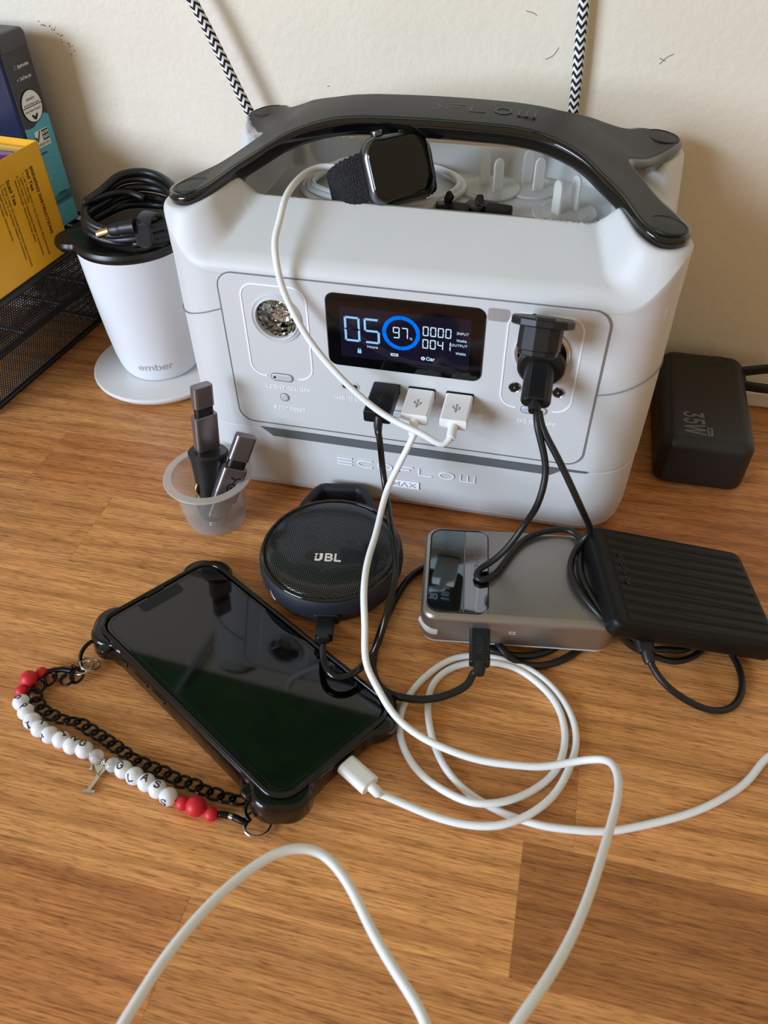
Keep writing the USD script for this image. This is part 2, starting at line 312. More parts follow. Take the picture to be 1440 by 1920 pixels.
def extr(shape, d): return trimesh.util.concatenate([trimesh.creation.extrude_polygon(g, d, engine='earcut') for g in getattr(shape, 'geoms', [shape]) if g.area > 0])
def strokes(lines, w, d=0.0002, cap='flat'): return extr(unary_union([LineString(l).buffer(w/2, cap_style=cap, join_style='mitre') for l in lines]), d)
def ecoflow(h, w, stroke, d=0.0002):
    """The maker's wordmark: three-bar E, round C and O, stemless F, L and a comb-like W. h tall, w wide."""
    L = []; c = w/7.0; g = c*0.78; y0, y1, ym = stroke/2, h-stroke/2, h/2
    x = [i*(w-g)/6 for i in range(7)]
    for y in (y0, ym, y1): L.append([(x[0], y), (x[0]+g, y)])
    def arc(cx, a0, a1): return [(cx+(g/2-stroke/2)*math.cos(a), ym+(h/2-stroke/2)*math.sin(a)) for a in np.linspace(a0, a1, 28)]
    L.append([(x[1]+g, y1)]+arc(x[1]+g/2, PI/2, 1.5*PI)+[(x[1]+g, y0)])
    L.append(arc(x[2]+g/2, 0, 2*PI))
    L.append([(x[3]+stroke/2, y0), (x[3]+stroke/2, ym), (x[3]+g*0.8, ym)]); L.append([(x[3], y1), (x[3]+g, y1)])
    L.append([(x[4]+stroke/2, y1), (x[4]+stroke/2, y0), (x[4]+g*0.9, y0)])
    L.append(arc(x[5]+g/2, 0, 2*PI))
    for q in (0, 0.5, 1): L.append([(x[6]+stroke/2+q*(g-stroke), y0), (x[6]+stroke/2+q*(g-stroke), y1)])
    L.append([(x[6], y0), (x[6]+g, y0)])
    return strokes(L, stroke, d)
def usb_mark(h, d=0.0001):
    w = h*0.10
    return trimesh.util.concatenate([strokes([[(0, 0), (0, h*0.8)], [(0, h*0.25), (-h*0.28, h*0.45), (-h*0.28, h*0.6)], [(0, h*0.15), (h*0.28, h*0.35), (h*0.28, h*0.5)]], w, d),
        extr(Polygon([(-h*0.13, h*0.78), (h*0.13, h*0.78), (0, h)]), d), extr(Point(0, 0).buffer(h*0.1), d), extr(Point(-h*0.28, h*0.62).buffer(h*0.08), d), xf(extr(Polygon(rrect(h*0.16, h*0.16, h*.01)), d), tr(h*0.28, h*0.56, 0))])
SEG = {'0': 'abcdef', '1': 'bc', '4': 'fgbc', '5': 'afgcd', '7': 'abc', '9': 'abcdfg'}
def seven(chars, w, h, gap, t, d=0.0001, slant=0.0):
    out = []
    for i, c in enumerate(chars):
        o = i*(w+gap); m = t*0.55; e = t*0.12
        S = {'a': [(m, h), (w-m, h), (w-t, h-t), (t, h-t)], 'd': [(m, 0), (t, t), (w-t, t), (w-m, 0)], 'g': [(t*.6, h/2), (t, h/2+t/2), (w-t, h/2+t/2), (w-t*.6, h/2), (w-t, h/2-t/2), (t, h/2-t/2)],
             'f': [(0, h-m*.6), (t, h-t-e), (t, h/2+t*.6), (0, h/2+e)], 'e': [(0, h/2-e), (t, h/2-t*.6), (t, t+e), (0, m*.6)], 'b': [(w, h-m*.6), (w, h/2+e), (w-t, h/2+t*.6), (w-t, h-t-e)], 'c': [(w, h/2-e), (w, m*.6), (w-t, t+e), (w-t, h/2-t*.6)]}
        out += [extr(Polygon([(x+o+slant*y, y) for x, y in S[s]]).buffer(0), d) for s in SEG[c]]
    return trimesh.util.concatenate(out)
def mm(P): return np.asarray(P, float)/1000.0

# ================================================================== SETTING
WALL_Y = 0.180
wl = single('wall_back', box(-1.1, 1.1, WALL_Y, WALL_Y+0.1, -0.75, 1.5), 'wall_paint', kind='structure', label='off-white painted wall with a few pencil scuffs behind the desk')
for pts in ([(47, 218), (51, 220), (54.1, 224.5)], [(113, 218.5), (114.7, 220.2), (116.3, 222), (120, 224)], [(112.6, 221.5), (116, 220.2)], [(32.8, 242.4), (37.9, 241.2), (39, 240.4)], [(-91, 196), (-89.2, 196.4)], [(16, 185), (17, 185.2)]):
    part(wl, 'scuff_mark', tube(spline(mm([(x, 180.0, z) for x, z in pts]), 0.001), 0.00022, 6), 'smudge')
for k in range(26):   # flaking specks above the tea tin
    a = k/26.0; x = -0.290+0.022*a**0.8+RNG.normal(0, .0016); z = 0.2250-0.019*a**1.6+RNG.normal(0, .0016)
    part(wl, 'paint_speck', xf(trimesh.creation.icosphere(1, 1.0), tr(x, WALL_Y, z) @ np.diag([RNG.uniform(.0003, .0009), .0001, RNG.uniform(.0002, .0006), 1])), 'smudge')
single('trim_1', xf(slab(rrect(0.0165, 0.0128, 0.002), [(0, 0), (0, 0.9)]), frame(V(0.2135, WALL_Y-0.00825, 0.0066), V(0, 1, 0), V(0, 0, 1))), 'trim_white', kind='structure', label='white trim strip along the foot of the wall')

single('floor', box(-1.1, 1.1, -3.2, WALL_Y, -0.80, -0.75), 'carton_inside', kind='structure', label='floor below the desk')
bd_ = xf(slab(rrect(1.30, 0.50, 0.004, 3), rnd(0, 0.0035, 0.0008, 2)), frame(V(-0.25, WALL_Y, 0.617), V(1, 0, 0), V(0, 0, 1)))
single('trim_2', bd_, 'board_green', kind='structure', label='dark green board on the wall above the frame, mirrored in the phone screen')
desk = thing('desk', 'wood-strip desktop of brown oak staves under everything', 'desk')
KNOWN = {-0.252: [(0.0977, 0, 4)], -0.084: [(-0.192, 5, 0)], -0.028: [(-0.2577, 1, 3)], -0.308: [(0.42, 5, 1)], -0.196: [(-0.40, 0, 5)], -0.14: [(-0.55, 1, 0)]}
for k in range(-9, 8):
    y0 = -0.196+0.056*k; y1 = min(y0+0.056, WALL_Y); key = round(y0, 3)
    if y0 > WALL_Y-0.001: break
    cuts = [-1.0+RNG.uniform(0, .3)]; tones = []
    if key in KNOWN:
        c, a, b = KNOWN[key][0]; cuts = [-1.0, c-0.46, c, c+0.52, 1.05]; tones = [3, a, b, 0]
    else:
        while cuts[-1] < 0.95: cuts.append(cuts[-1]+RNG.uniform(0.34, 0.62)); tones.append(int(RNG.choice([0, 1, 3, 5, 1, 3])))
    for x0, x1, t in zip(cuts[:-1], cuts[1:], tones):
        m = slab(rrect(x1-x0, y1-y0, 0.0002, 1), [(0, -0.028), (0, -0.00015), (0.00012, 0.0)]); m.apply_translation(((x0+x1)/2, (y0+y1)/2, 0))
        part(desk, 'plank', m, f'wood_{t}_{k % 2}', smooth=False)

# ================================================================== POWER STATION
ST = thing('portable_power_station', 'light grey portable power station with black carry handle and lit display', 'power station')
X0, HW, YC, HD = -0.0013, 0.1367, 0.0878, 0.0878
TXT = None
def smax(a, b, k): h = np.clip(0.5+0.5*(a-b)/k, 0, 1); return b*(1-h)+a*h+k*h*(1-h)
def sd_rr(x, y, hx, hy, r): qx, qy = np.abs(x)-hx+r, np.abs(y)-hy+r; return np.hypot(np.maximum(qx, 0), np.maximum(qy, 0))+np.minimum(np.maximum(qx, qy), 0)-r
HA, HB, HR = V(0.1208, 0.0601), V(0.1128, 0.0410), 0.0150
from scipy.interpolate import PchipInterpolator
HX = [-.035, 0, .035, .050, .065, .0788, .0884, .0975, .1050, .1120, .1208, .14]; HZ = [.2155, .2159, .2153, .2141, .2112, .2070, .2022, .1978, .1942, .1912, .1888, .1880]
hz = PchipInterpolator(HX, HZ)
def top_z(x, y):
    ax, ay = np.abs(x), np.abs(y); e = -sd_rr(x, y, HW, HD, 0.030); e = np.maximum(e, 0)
    dt = sd_rr(x, y, 0.1035, 0.0465, 0.022); t = e/(e+np.maximum(dt, 0)+1e-9)
    z = 0.1625+0.0195*t**0.95
    R = 0.007; z = z - np.where(e < R, R-np.sqrt(np.maximum(R*R-(R-e)**2, 0)), 0)*0.9
    s = np.clip(-dt/0.005, 0, 1); s = s*s*(3-2*s); z = np.where(dt < 0, 0.182-(0.182-0.1672)*s, z)
    u = (HB-HA)/np.linalg.norm(HB-HA); px, py = ax-HA[0], ay-HA[1]; l = px*u[0]+py*u[1]; ln = np.linalg.norm(HB-HA); lc = np.clip(l, 0, ln)
    d = np.hypot(px-lc*u[0], py-lc*u[1])-HR
    d = smax(d, l-ln-0.001, 0.004)
    zh = hz(np.clip(ax, 0.09, 0.14))-0.0055
    horn = zh-2.1*0.5*(d+np.sqrt(d*d+0.0008**2))
    return smax(z, horn, 0.0040)
def plan(hw, hd, r, n=14):
    base = rrect(2*hw, 2*hd, r, n); out = []
    for i in range(len(base)):
        a, b = base[i], base[(i+1) % len(base)]; L = np.linalg.norm(b-a); k = max(1, int(L/0.0016)); out += [a+(b-a)*j/k for j in range(k)]
    return np.array(out)
OUT = plan(HW, HD, 0.030)
N = len(OUT); rs = np.concatenate([np.linspace(1, 0.72, 80), np.linspace(0.72, 0, 50)[1:]])
ring_v = []
for s in rs[:-1]:
    # shrink so that rings follow the outline near the edge
    P = OUT*s; ring_v.append(np.c_[P[:, 0], P[:, 1], top_z(P[:, 0], P[:, 1])])
SIDE = [(0.0, 0.0535), (-0.0004, 0.056), (-0.0006, 0.09), (-0.0004, 0.13), (0.0, 0.155)]
low = []
nn = _normals2(OUT)
for ins, z in SIDE: P = OUT+nn*(ins+0.0003); low.append(np.c_[P, np.full(N, z)])
topz = ring_v[0][:, 2]; mid = [np.c_[OUT+nn*0.0001, 0.155+(topz-0.155)*q] for q in (0.35, 0.7)]
rings = low+mid+ring_v
v = np.vstack(rings+[np.array([[0, 0, top_z(np.zeros(1), np.zeros(1))[0]]])]); f = []; k = np.arange(N); k1 = (k+1) % N
for j in range(len(rings)-1):
    a, b = j*N, (j+1)*N; f += [np.c_[a+k, a+k1, b+k1], np.c_[a+k, b+k1, b+k]]
f.append(np.c_[(len(rings)-1)*N+k, (len(rings)-1)*N+k1, np.full(N, len(v)-1)])
f.append(np.c_[np.zeros(N-2, int), np.arange(2, N), np.arange(1, N-1)])
v = v+V(X0, YC, 0)
def as_manifold(m): m = trimesh.Trimesh(m.vertices, m.faces, process=False); m.merge_vertices(); return m3.Manifold(m3.Mesh(np.ascontiguousarray(m.vertices, np.float32), np.ascontiguousarray(m.faces, np.uint32)))
TX, TZ = -0.0712, 0.1325
shell = as_manifold(trimesh.Trimesh(v, np.vstack(f), process=False)); bore = m3.Manifold.cylinder(0.013, 0.0116, 0.0116, 48).rotate([90, 0, 0]).translate([TX, 0.0105, TZ])
cutm = shell-bore
part(ST, 'housing', cutm if cutm.num_tri() > 1000 else trimesh.Trimesh(v, np.vstack(f), process=False), 'shell', smooth=50)
sb = slab(OUT, [(0.012, 0.0), (0.007, 0.0012), (0.0035, 0.0045), (0.0018, 0.0090), (0.0024, 0.0093), (0.0018, 0.0096), (0.0006, 0.016), (0.0002, 0.030), (0.0003, 0.0525), (0.0009, 0.0531), (0.0012, 0.0535)]); sb.apply_translation((X0, YC, 0))
part(ST, 'battery_base', sb, 'shell', smooth=40)
# long finger slot across the front
sl = xf(extr(Polygon([(-0.0905, 0.0548), (-0.083, 0.0488), (0.087, 0.0488), (0.0925, 0.0530), (0.1075, 0.0535), (0.1075, 0.0546), (-0.02, 0.0546)]), 0.0005), FACE(0, 0, 0.0001))
part(ST, 'slot', sl, 'slot_dark', smooth=False, label='dark slot between housing and battery base')
# face plate and its joints
def outline(w, h, r, wd, d, x, z, out, n=10): P = Polygon(rrect(w, h, r, n)); return xf(extr(P.difference(P.buffer(-wd)), d), FACE(x, z, out))
part(ST, 'panel_joint', outline(0.2070, 0.0990, 0.0095, 0.0006, 0.0003, 0.0002, 0.1078, 0.0003), 'shell_seam', smooth=False)
pl = xf(slab(rrect(0.2056, 0.0976, 0.009, 8), [(0, -0.002), (0, 0.0004), (0.0004, 0.0008)], holes=[circle(0.0118, 48)+V(TX-0.0002, TZ-0.1078)]), FACE(0.0002, 0.1078, 0.0))
pp = part(ST, 'front_panel', pl, 'shell', smooth=30)
for pts in ([(-103.4, -0.2, 134.5), (-112, -0.4, 131.5), (-118, 0.8, 129.3), (-124, 3.3, 127), (-131, 9.6, 124.2), (-136.6, 19, 122.4), (-138.2, 30, 121.6), (-138.2, 120, 121)], [(103.8, -0.4, 108), (110, -0.5, 109.6), (116, 0.9, 111.4), (122.6, 4.3, 113.4), (128.6, 9.6, 115.4), (134.2, 19.2, 117.2), (135.7, 30, 118), (135.7, 120, 119)]):
    part(ST, 'seam', tube(spline(mm(pts), 0.004), 0.0003, 6), 'shell_seam')
part(ST, 'mould_line', tube(spline(mm([(128.4, 11.2, 116), (128.4, 11.2, 140), (128.2, 11.4, 172)]), 0.01), 0.00016, 6), 'print_pale')
PF = 0.0009   # print sits on the panel
def on_face(m, x, z, out=PF): return xf(m, FACE(x, z, out))
def dash_frame(x0, x1, z0, z1, r, gap0, gap1):
    w = 0.0009; P = rrect(x1-x0, z1-z0, r, 10)+V((x0+x1)/2, (z0+z1)/2); L = LineString(np.vstack([P, P[:1]])).buffer(w/2).difference(Polygon([(gap0, z0-.01), (gap1, z0-.01), (gap1, z0+.005), (gap0, z0+.005)]))
    return xf(extr(L, 0.0002), FACE(0, 0, PF))
part(pp, 'torch_outline', dash_frame(-0.0903, -0.0535, 0.0943, 0.1520, 0.008, -0.0813, -0.0626), 'print_white', smooth=False)
part(pp, 'socket_outline', dash_frame(0.0533, 0.0912, 0.0943, 0.1517, 0.008, 0.0626, 0.0820), 'print_white', smooth=False)
for s, x, z, h, wd in (('LIGHT ON/OFF', -0.0828, 0.0858, 0.0021, 1.38), ('IOT RESET', -0.0768, 0.0710, 0.0020, 1.25), ('USB-C 100W', -0.0415, 0.0843, 0.0020, 1.25), ('USB-A', -0.0048, 0.0834, 0.0020, 1.1), ('ON/OFF', -0.0046, 0.0697, 0.0020, 1.3), ('FAST CHARGE', 0.0200, 0.0842, 0.0021, 1.35), ('DC ON/OFF', 0.0640, 0.0846, 0.0020, 1.5)):
    part(pp, 'lettering', on_face(text(s, h, 0.00015, bold=True, wide=wd*0.95), x, z), 'print_white', smooth=False)
part(pp, 'lettering', on_face(strokes([[(0, 0.0026), (0.0024, 0.0026)], [(0.0012, 0.0026), (0.0012, 0.0006)]], 0.0004), -0.0035, 0.0866), 'print_white', smooth=False)
wifi = [[(0.0013*q*math.cos(a), 0.0013*q*math.sin(a)) for a in np.linspace(PI*.25, PI*.75, 8)] for q in (0.45, 0.95, 1.45)]
part(pp, 'wireless_symbol', on_face(strokes(wifi, 0.0004), -0.0785, 0.0708), 'print_white', smooth=False)
part(ST, 'wordmark', xf(ecoflow(0.0060, 0.0868, 0.0010), FACE(-0.0427, 0.0330, 0.0002)), 'print_pale', smooth=False, label='pale maker wordmark on the battery base')
mb = part(ST, 'model_badge', xf(extr(Polygon(rrect(0.0186, 0.0060, 0.0004, 2)), 0.0003), FACE(0.0003, 0.0240, 0.0001)), 'print_white', smooth=False)
part(mb, 'lettering', xf(strokes([[(0, 0), (0, .0031), (.0017, .0009), (.0034, .0031), (.0034, 0)], [(.0050, 0), (.0069, .0031), (.0088, 0)], [(.0103, 0), (.0139, .0031)], [(.0139, 0), (.0103, .0031)]], 0.0006, cap='square'), FACE(-0.0066, 0.0225, 0.0004)), 'print_grey', smooth=False)
# display
sc = part(ST, 'display', xf(slab(rrect(0.0853, 0.0443, 0.0052, 8), [(0, -0.002), (0, 0.0006), (0.0006, 0.0013)]), FACE(-0.0004, 0.1298, 0.0003)), 'screen_glass', smooth=30, label='glossy black display window')
part(sc, 'lcd_sheet', xf(extr(Polygon(rrect(0.0702, 0.0304, 0.0002, 1)), 0.00005), FACE(-0.0001, 0.1297, 0.0016)), 'lcd_back', smooth=False, label='lit blue-black screen area')
LC = 0.00172
def lcd(n, m, x, z, c): part(sc, n, xf(m, FACE(x, z, LC)), c, smooth=False)
lcd('digits', seven('05', 0.0086, 0.0150, 0.0022, 0.0012, slant=-0.01), -0.0327, 0.1245, 'lcd_blue')
ring = Point(0, 0).buffer(0.0102, 32).difference(Point(0, 0).buffer(0.0081, 32))
for a in np.arange(8)*PI/4+PI/2: ring = ring.difference(LineString([(0, 0), (0.02*math.cos(a), 0.02*math.sin(a))]).buffer(0.00012))
lcd('charge_ring', extr(ring, 0.0001), -0.0018, 0.1328, 'lcd_ring')
lcd('digits', seven('97', 0.0036, 0.0066, 0.0009, 0.00055), -0.0062, 0.1296, 'lcd_white')
lcd('percent_sign', text('%', 0.0014, 0.0001), 0.0027, 0.1294, 'lcd_white')
lcd('digits', seven('0000', 0.0031, 0.0056, 0.0009, 0.00055), 0.0098, 0.1329, 'lcd_white')
lcd('digits', seven('0041', 0.0031, 0.0056, 0.0009, 0.00055), 0.0098, 0.1253, 'lcd_white')
for s, x, z, h in (('INPUT', 0.0276, 0.1358, 0.0014), ('Watts', 0.0277, 0.1316, 0.0014), ('OUTPUT', 0.0252, 0.1286, 0.0014), ('Watts', 0.0277, 0.1238, 0.0014), ('Hours', -0.0206, 0.1216, 0.0015), ('Car', 0.0118, 0.1180, 0.0020)):
    lcd('caption', text(s, h, 0.0001, bold=(s == 'Car'), wide=1.05), x, z, 'lcd_white')
lcd('car_symbol', extr(Point(0, 0).buffer(0.0011).difference(Point(0, 0).buffer(0.0004)), 0.0001), 0.0103, 0.1189, 'lcd_white')
lcd('usb_stick_symbol', extr(unary_union([Polygon(rrect(0.0022, 0.0020, 0.0003)), affinity.translate(Polygon(rrect(0.0017, 0.0012, 0.0001)).difference(Polygon(rrect(0.0012, 0.0007, 0.0001))), 0, 0.0014)]), 0.0001), -0.0249, 0.1185, 'lcd_blue')
lcd('plug_symbol', extr(Polygon(rrect(0.0042, 0.0016, 0.0002)).difference(Polygon(rrect(0.0030, 0.0006, 0.0001))), 0.0001), -0.0054, 0.1191, 'lcd_white')
part(pp, 'clear_sticker', on_face(extr(Polygon(rrect(0.0112, 0.0072, 0.0018)), 0.00008), 0.0482, 0.1492), 'lens_glass', smooth=False, label='clear film tab')
# torch
bz = part(ST, 'torch_bezel', xf(lathe([(0.0146, 0.0), (0.0146, 0.0006), (0.0143, 0.0009), (0.0141, 0.0006), (0.0138, 0.0010), (0.0136, 0.0006), (0.0132, 0.0011), (0.0130, 0.0007), (0.0126, 0.0012), (0.0122, 0.0016), (0.0117, 0.0014), (0.0115, -0.0025)]), FACE(TX, TZ, 0.0006)), 'shell', smooth=25)
prof = [(0.0115, 0.0012), (0.0106, -0.001), (0.0090, -0.004), (0.0066, -0.0066), (0.0040, -0.0078), (0.0, -0.0078)]
a = np.linspace(0, 2*PI, 22, endpoint=False); vv = []
for j, (r, z) in enumerate(prof):
    for q, t in enumerate(a): vv.append((r*math.cos(t+0.14*j), r*math.sin(t+0.14*j), z+RNG.normal(0, .0003)*(0 < j < 5)))
ff = []
for j in range(len(prof)-1):
    for q in range(22): ff += [(j*22+q, j*22+(q+1) % 22, (j+1)*22+(q+1) % 22), (j*22+q, (j+1)*22+(q+1) % 22, (j+1)*22+q)]
CR = trimesh.Trimesh(np.array(vv), ff, process=False); CR.apply_translation((0, 0, -0.0020))
part(bz, 'reflector', xf(CR, FACE(TX, TZ, 0.0009)), 'lamp_reflector', smooth=False, label='faceted mirror bowl of the torch')
part(bz, 'bulb_ring', xf(trimesh.creation.torus(0.0026, 0.0008, 24, 10), FACE(TX, TZ, -0.0052)), 'chrome')
part(bz, 'bulb', xf(lathe([(0.0022, 0), (0.0020, 0.001), (0.0012, 0.0017), (0, 0.002)], 20), FACE(TX, TZ, -0.0085)), 'lens_glass')
part(bz, 'lens', xf(lathe([(0.0115, 0.0), (0.009, 0.0008), (0.005, 0.0014), (0, 0.0016)], 40), FACE(TX, TZ, -0.0008)), 'lens_glass')
def pill(n, x, z, w, h, led=None):
    P = Polygon(rrect(w+0.0005, h+0.0005, 9, 10)); part(pp, 'button_joint', xf(extr(P.difference(P.buffer(-0.0005)), 0.0002), FACE(x, z, PF)), 'shell_seam', smooth=False)
    b = part(ST, n, xf(slab(rrect(w-0.0005, h-0.0005, 9, 10), [(0, 0), (0, 0.0004), (0.0005, 0.0007)]), FACE(x, z, 0.0008)), 'button_grey')
    if led: part(b, 'indicator', xf(lathe([(0.00075, 0), (0.0006, 0.0003), (0, 0.0003)], 16), FACE(x-w/2+0.0023, z, 0.0015)), led, label='small dark dot' if led == 'hole_black' else 'lit blue-white indicator')
pill('light_button', -0.0723, 0.0941, 0.0132, 0.0049, 'hole_black')
pill('reset_button', -0.0722, 0.0801, 0.0052, 0.0052)
pill('usb_button', -0.0010, 0.0788, 0.0118, 0.0046, 'led_blue')
pill('dc_button', 0.0723, 0.0937, 0.0140, 0.0048, 'led_blue')
uc = part(ST, 'usb_c_port', xf(slab(rrect(0.0118, 0.0058, 0.0029, 8), [(0, 0), (0, 0.0002), (0.0006, 0.0004)]), FACE(-0.0320, 0.0942, 0.0008)), 'button_grey')
part(uc, 'opening', xf(extr(Polygon(rrect(0.0088, 0.0027, 0.0013, 6)), 0.0002), FACE(-0.0316, 0.0941, 0.0012)), 'hole_black', smooth=False)
for x in (-0.0100, 0.0100, 0.0314):
    part(ST, 'usb_a_port', xf(extr(Polygon(rrect(0.0152, 0.0072, 0.0008, 3)), 0.0003), FACE(x, 0.0958, PF)), 'hole_black', smooth=False)
# car socket, its rubber cap, and the two round jacks
cs = part(ST, 'car_socket', xf(lathe([(0.0142, 0), (0.0142, 0.0012), (0.0136, 0.0020), (0.0124, 0.0020), (0.0118, 0.0012), (0.0117, 0.0)], 56), FACE(0.0722, 0.1300, 0.0008)), 'chrome', label='chrome-rimmed car socket')
part(cs, 'well', xf(extr(Point(0, 0).buffer(0.0119, 24), 0.0002), FACE(0.0722, 0.1300, 0.0009)), 'hole_black', smooth=False)
for x in (0.0605, 0.0836):
    j = part(ST, 'round_jack', xf(lathe([(0.0034, 0), (0.0034, 0.0004), (0.0030, 0.0008), (0.0027, 0.0006), (0.0026, 0)], 32), FACE(x, 0.1072, 0.0008)), 'chrome')
    part(j, 'well', xf(extr(Point(0, 0).buffer(0.0027, 16), 0.0002), FACE(x, 0.1072, 0.0009)), 'hole_black', smooth=False)
    part(j, 'pin', xf(lathe([(0.0006, 0), (0.0006, 0.0010), (0.0003, 0.0014), (0, 0.0015)], 14), FACE(x, 0.1075, 0.0009)), 'steel')
oct_ = np.array([(math.cos(t), math.sin(t)) for t in np.arange(12)*PI/6+PI/12])
CM = frame(V(0.0705, -0.0195, 0.1592), V(1, 0.06, -0.05), V(0.0, 0.90, -0.44))
cap = part(ST, 'socket_cap', xf(slab(oct_*0.0152, [(0.0008, -0.0022), (0, -0.0016), (0, 0.0010), (0.0008, 0.0018)]), CM), 'rubber_black', smooth=20, label='black rubber socket cap hanging open')
part(cap, 'stopper', xf(slab(np.array([(math.cos(t), math.sin(t)) for t in np.arange(10)*PI/5])*0.0104, [(0.0016, -0.0162), (0.0008, -0.0156), (0.0006, -0.0135), (0, -0.0130), (0, -0.0022)]), CM), 'rubber_black', smooth=20)
part(cap, 'pull_tab', xf(rbox(0.0090, 0.0050, 0.0016, 0.0008, 0.0003), CM @ tr(0, -0.0120, 0.0012)), 'rubber_black')
part(cap, 'tether', tube(spline(mm([(66, -9, 155), (64.5, -5, 152), (63, -2.2, 148), (62.4, -1.0, 144)]), 0.001), 0.0016, 10), 'rubber_black')
# handle
quad = [(0, .0212), (.025, .0212), (.045, .0214), (.058, .0228), (.067, .0255), (.0788, .0320), (.0884, .0395), (.0955, .0455), (.1010, .0530), (.1052, .0610), (.1085, .0662), (.1130, .0704), (.1178, .0726), (.1224, .0729), (.1268, .0714), (.1306, .0683), (.1330, .0640), (.1336, .0590), (.1324, .0530), (.1282, .0430), (.1230, .0330), (.1178, .0230), (.1130, .0140), (.1085, .0075), (.1055, .0030), (.1045, 0)]
Q = np.array(quad)
front = np.vstack([Q, (Q*[1, -1])[::-1][1:]])          # right half, front to back
full = np.vstack([front, ((front*[-1, 1])[::-1])[1:-1]])
full = full*[1, -1]                                       # front is -y
if Polygon(full).exterior.is_ccw is False: full = full[::-1]
full = spline(np.vstack([full, full[:1]]), 0.0022, closed=True)[:-1]
def handle(prof):
    m = slab(full, prof); m.merge_vertices(); mf = m3.Manifold(m3.Mesh(np.ascontiguousarray(m.vertices, np.float32), np.ascontiguousarray(m.faces, np.uint32))).refine_to_length(0.0035).to_mesh()
    v = np.array(mf.vert_properties[:, :3], float); v[:, 2] += hz(np.clip(np.abs(v[:, 0]), 0, .14)) + 0.0006*np.cos(np.clip(np.abs(v[:, 1])/0.02, 0, 1)*PI/2)
    v += V(X0+0.0005, YC, 0); return trimesh.Trimesh(v, mf.tri_verts, process=False)
hn = part(ST, 'handle', handle([(0.0056, -0.0100), (0.0034, -0.0096), (0.0014, -0.0064), (0.0003, -0.0034), (0.0, -0.0020), (0.0003, -0.0010), (0.0012, -0.0003), (0.0026, 0.0), (0.0032, 0.0)]), 'gloss_black', smooth=45, label='arched glossy black carry handle with four legs')
part(hn, 'grip_top', handle([(0.0026, -0.0006), (0.0026, 0.0001), (0.0034, 0.0004)]), 'matte_grip', smooth=45, label='matte dark grey upper skin of the handle')
for sx in (-1, 1):
    for sy_ in (-1, 1):
        z = float(hz(.1208))
        part(hn, 'corner_cap', xf(lathe([(0.0102, 0.0), (0.0101, 0.0010), (0.0092, 0.0012), (0.0090, 0.0009), (0.0, 0.0012)], 44), tr(sx*.1208, YC+sy_*.0601, z+0.0000) @ rot((0, 1, 0), sx*0.13)), 'matte_grip', smooth=25)
wm = ecoflow(0.0100, 0.085, 0.0014, 0.0002); wv = np.array(wm.vertices); wv[:, 0] -= 0.0425; wv[:, 1] -= 0.005; wv[:, 2] += hz(np.abs(wv[:, 0]))+0.00085; wv += V(0.008, YC, 0)
part(hn, 'wordmark', trimesh.Trimesh(wv, wm.faces, process=False), 'grip_mark', smooth=False)

# ================================================================== PLUGS IN THE STATION
def usb_plug(par, x, m, w=0.0150, h=0.0068, length=0.0215, z=0.0957, name='usb_plug', sym='plug_symbol', droop=0.10, label=None):
    """A USB-A plug standing out of the front at x; returns where the cord leaves it."""
    ez = unit(V(0, -1, -droop)); M = frame(V(x, -0.0015, z), V(1, 0, 0), np.cross(ez, V(1, 0, 0)), ez)
    p = part(par, name, xf(rbox(w, h, length, 0.0012, 0.0006), M), m, label=label)
    part(p, 'metal_tongue', xf(rbox(0.0118, 0.0044, 0.0016, 0.0004, 0.0002), M @ tr(0, 0, -0.0009)), 'hole_black')
    part(p, 'usb_symbol', xf(usb_mark(0.0062), M @ frame(V(0, h/2+0.00002, length*0.68), V(1, 0, 0), V(0, 0, -1))), sym, smooth=False)
    return M, V(*(M @ V(0, -h*0.10, length, 1))[:3])
def relief(par, P, Qp, r0, r1, m, name='strain_relief', ring=None):
    p = part(par, name, xf(lathe([(r0, 0), (r0, np.linalg.norm(Qp-P)*0.9), (r1, np.linalg.norm(Qp-P)), (0, np.linalg.norm(Qp-P))], 18), along(P, Qp)), m)
    return p
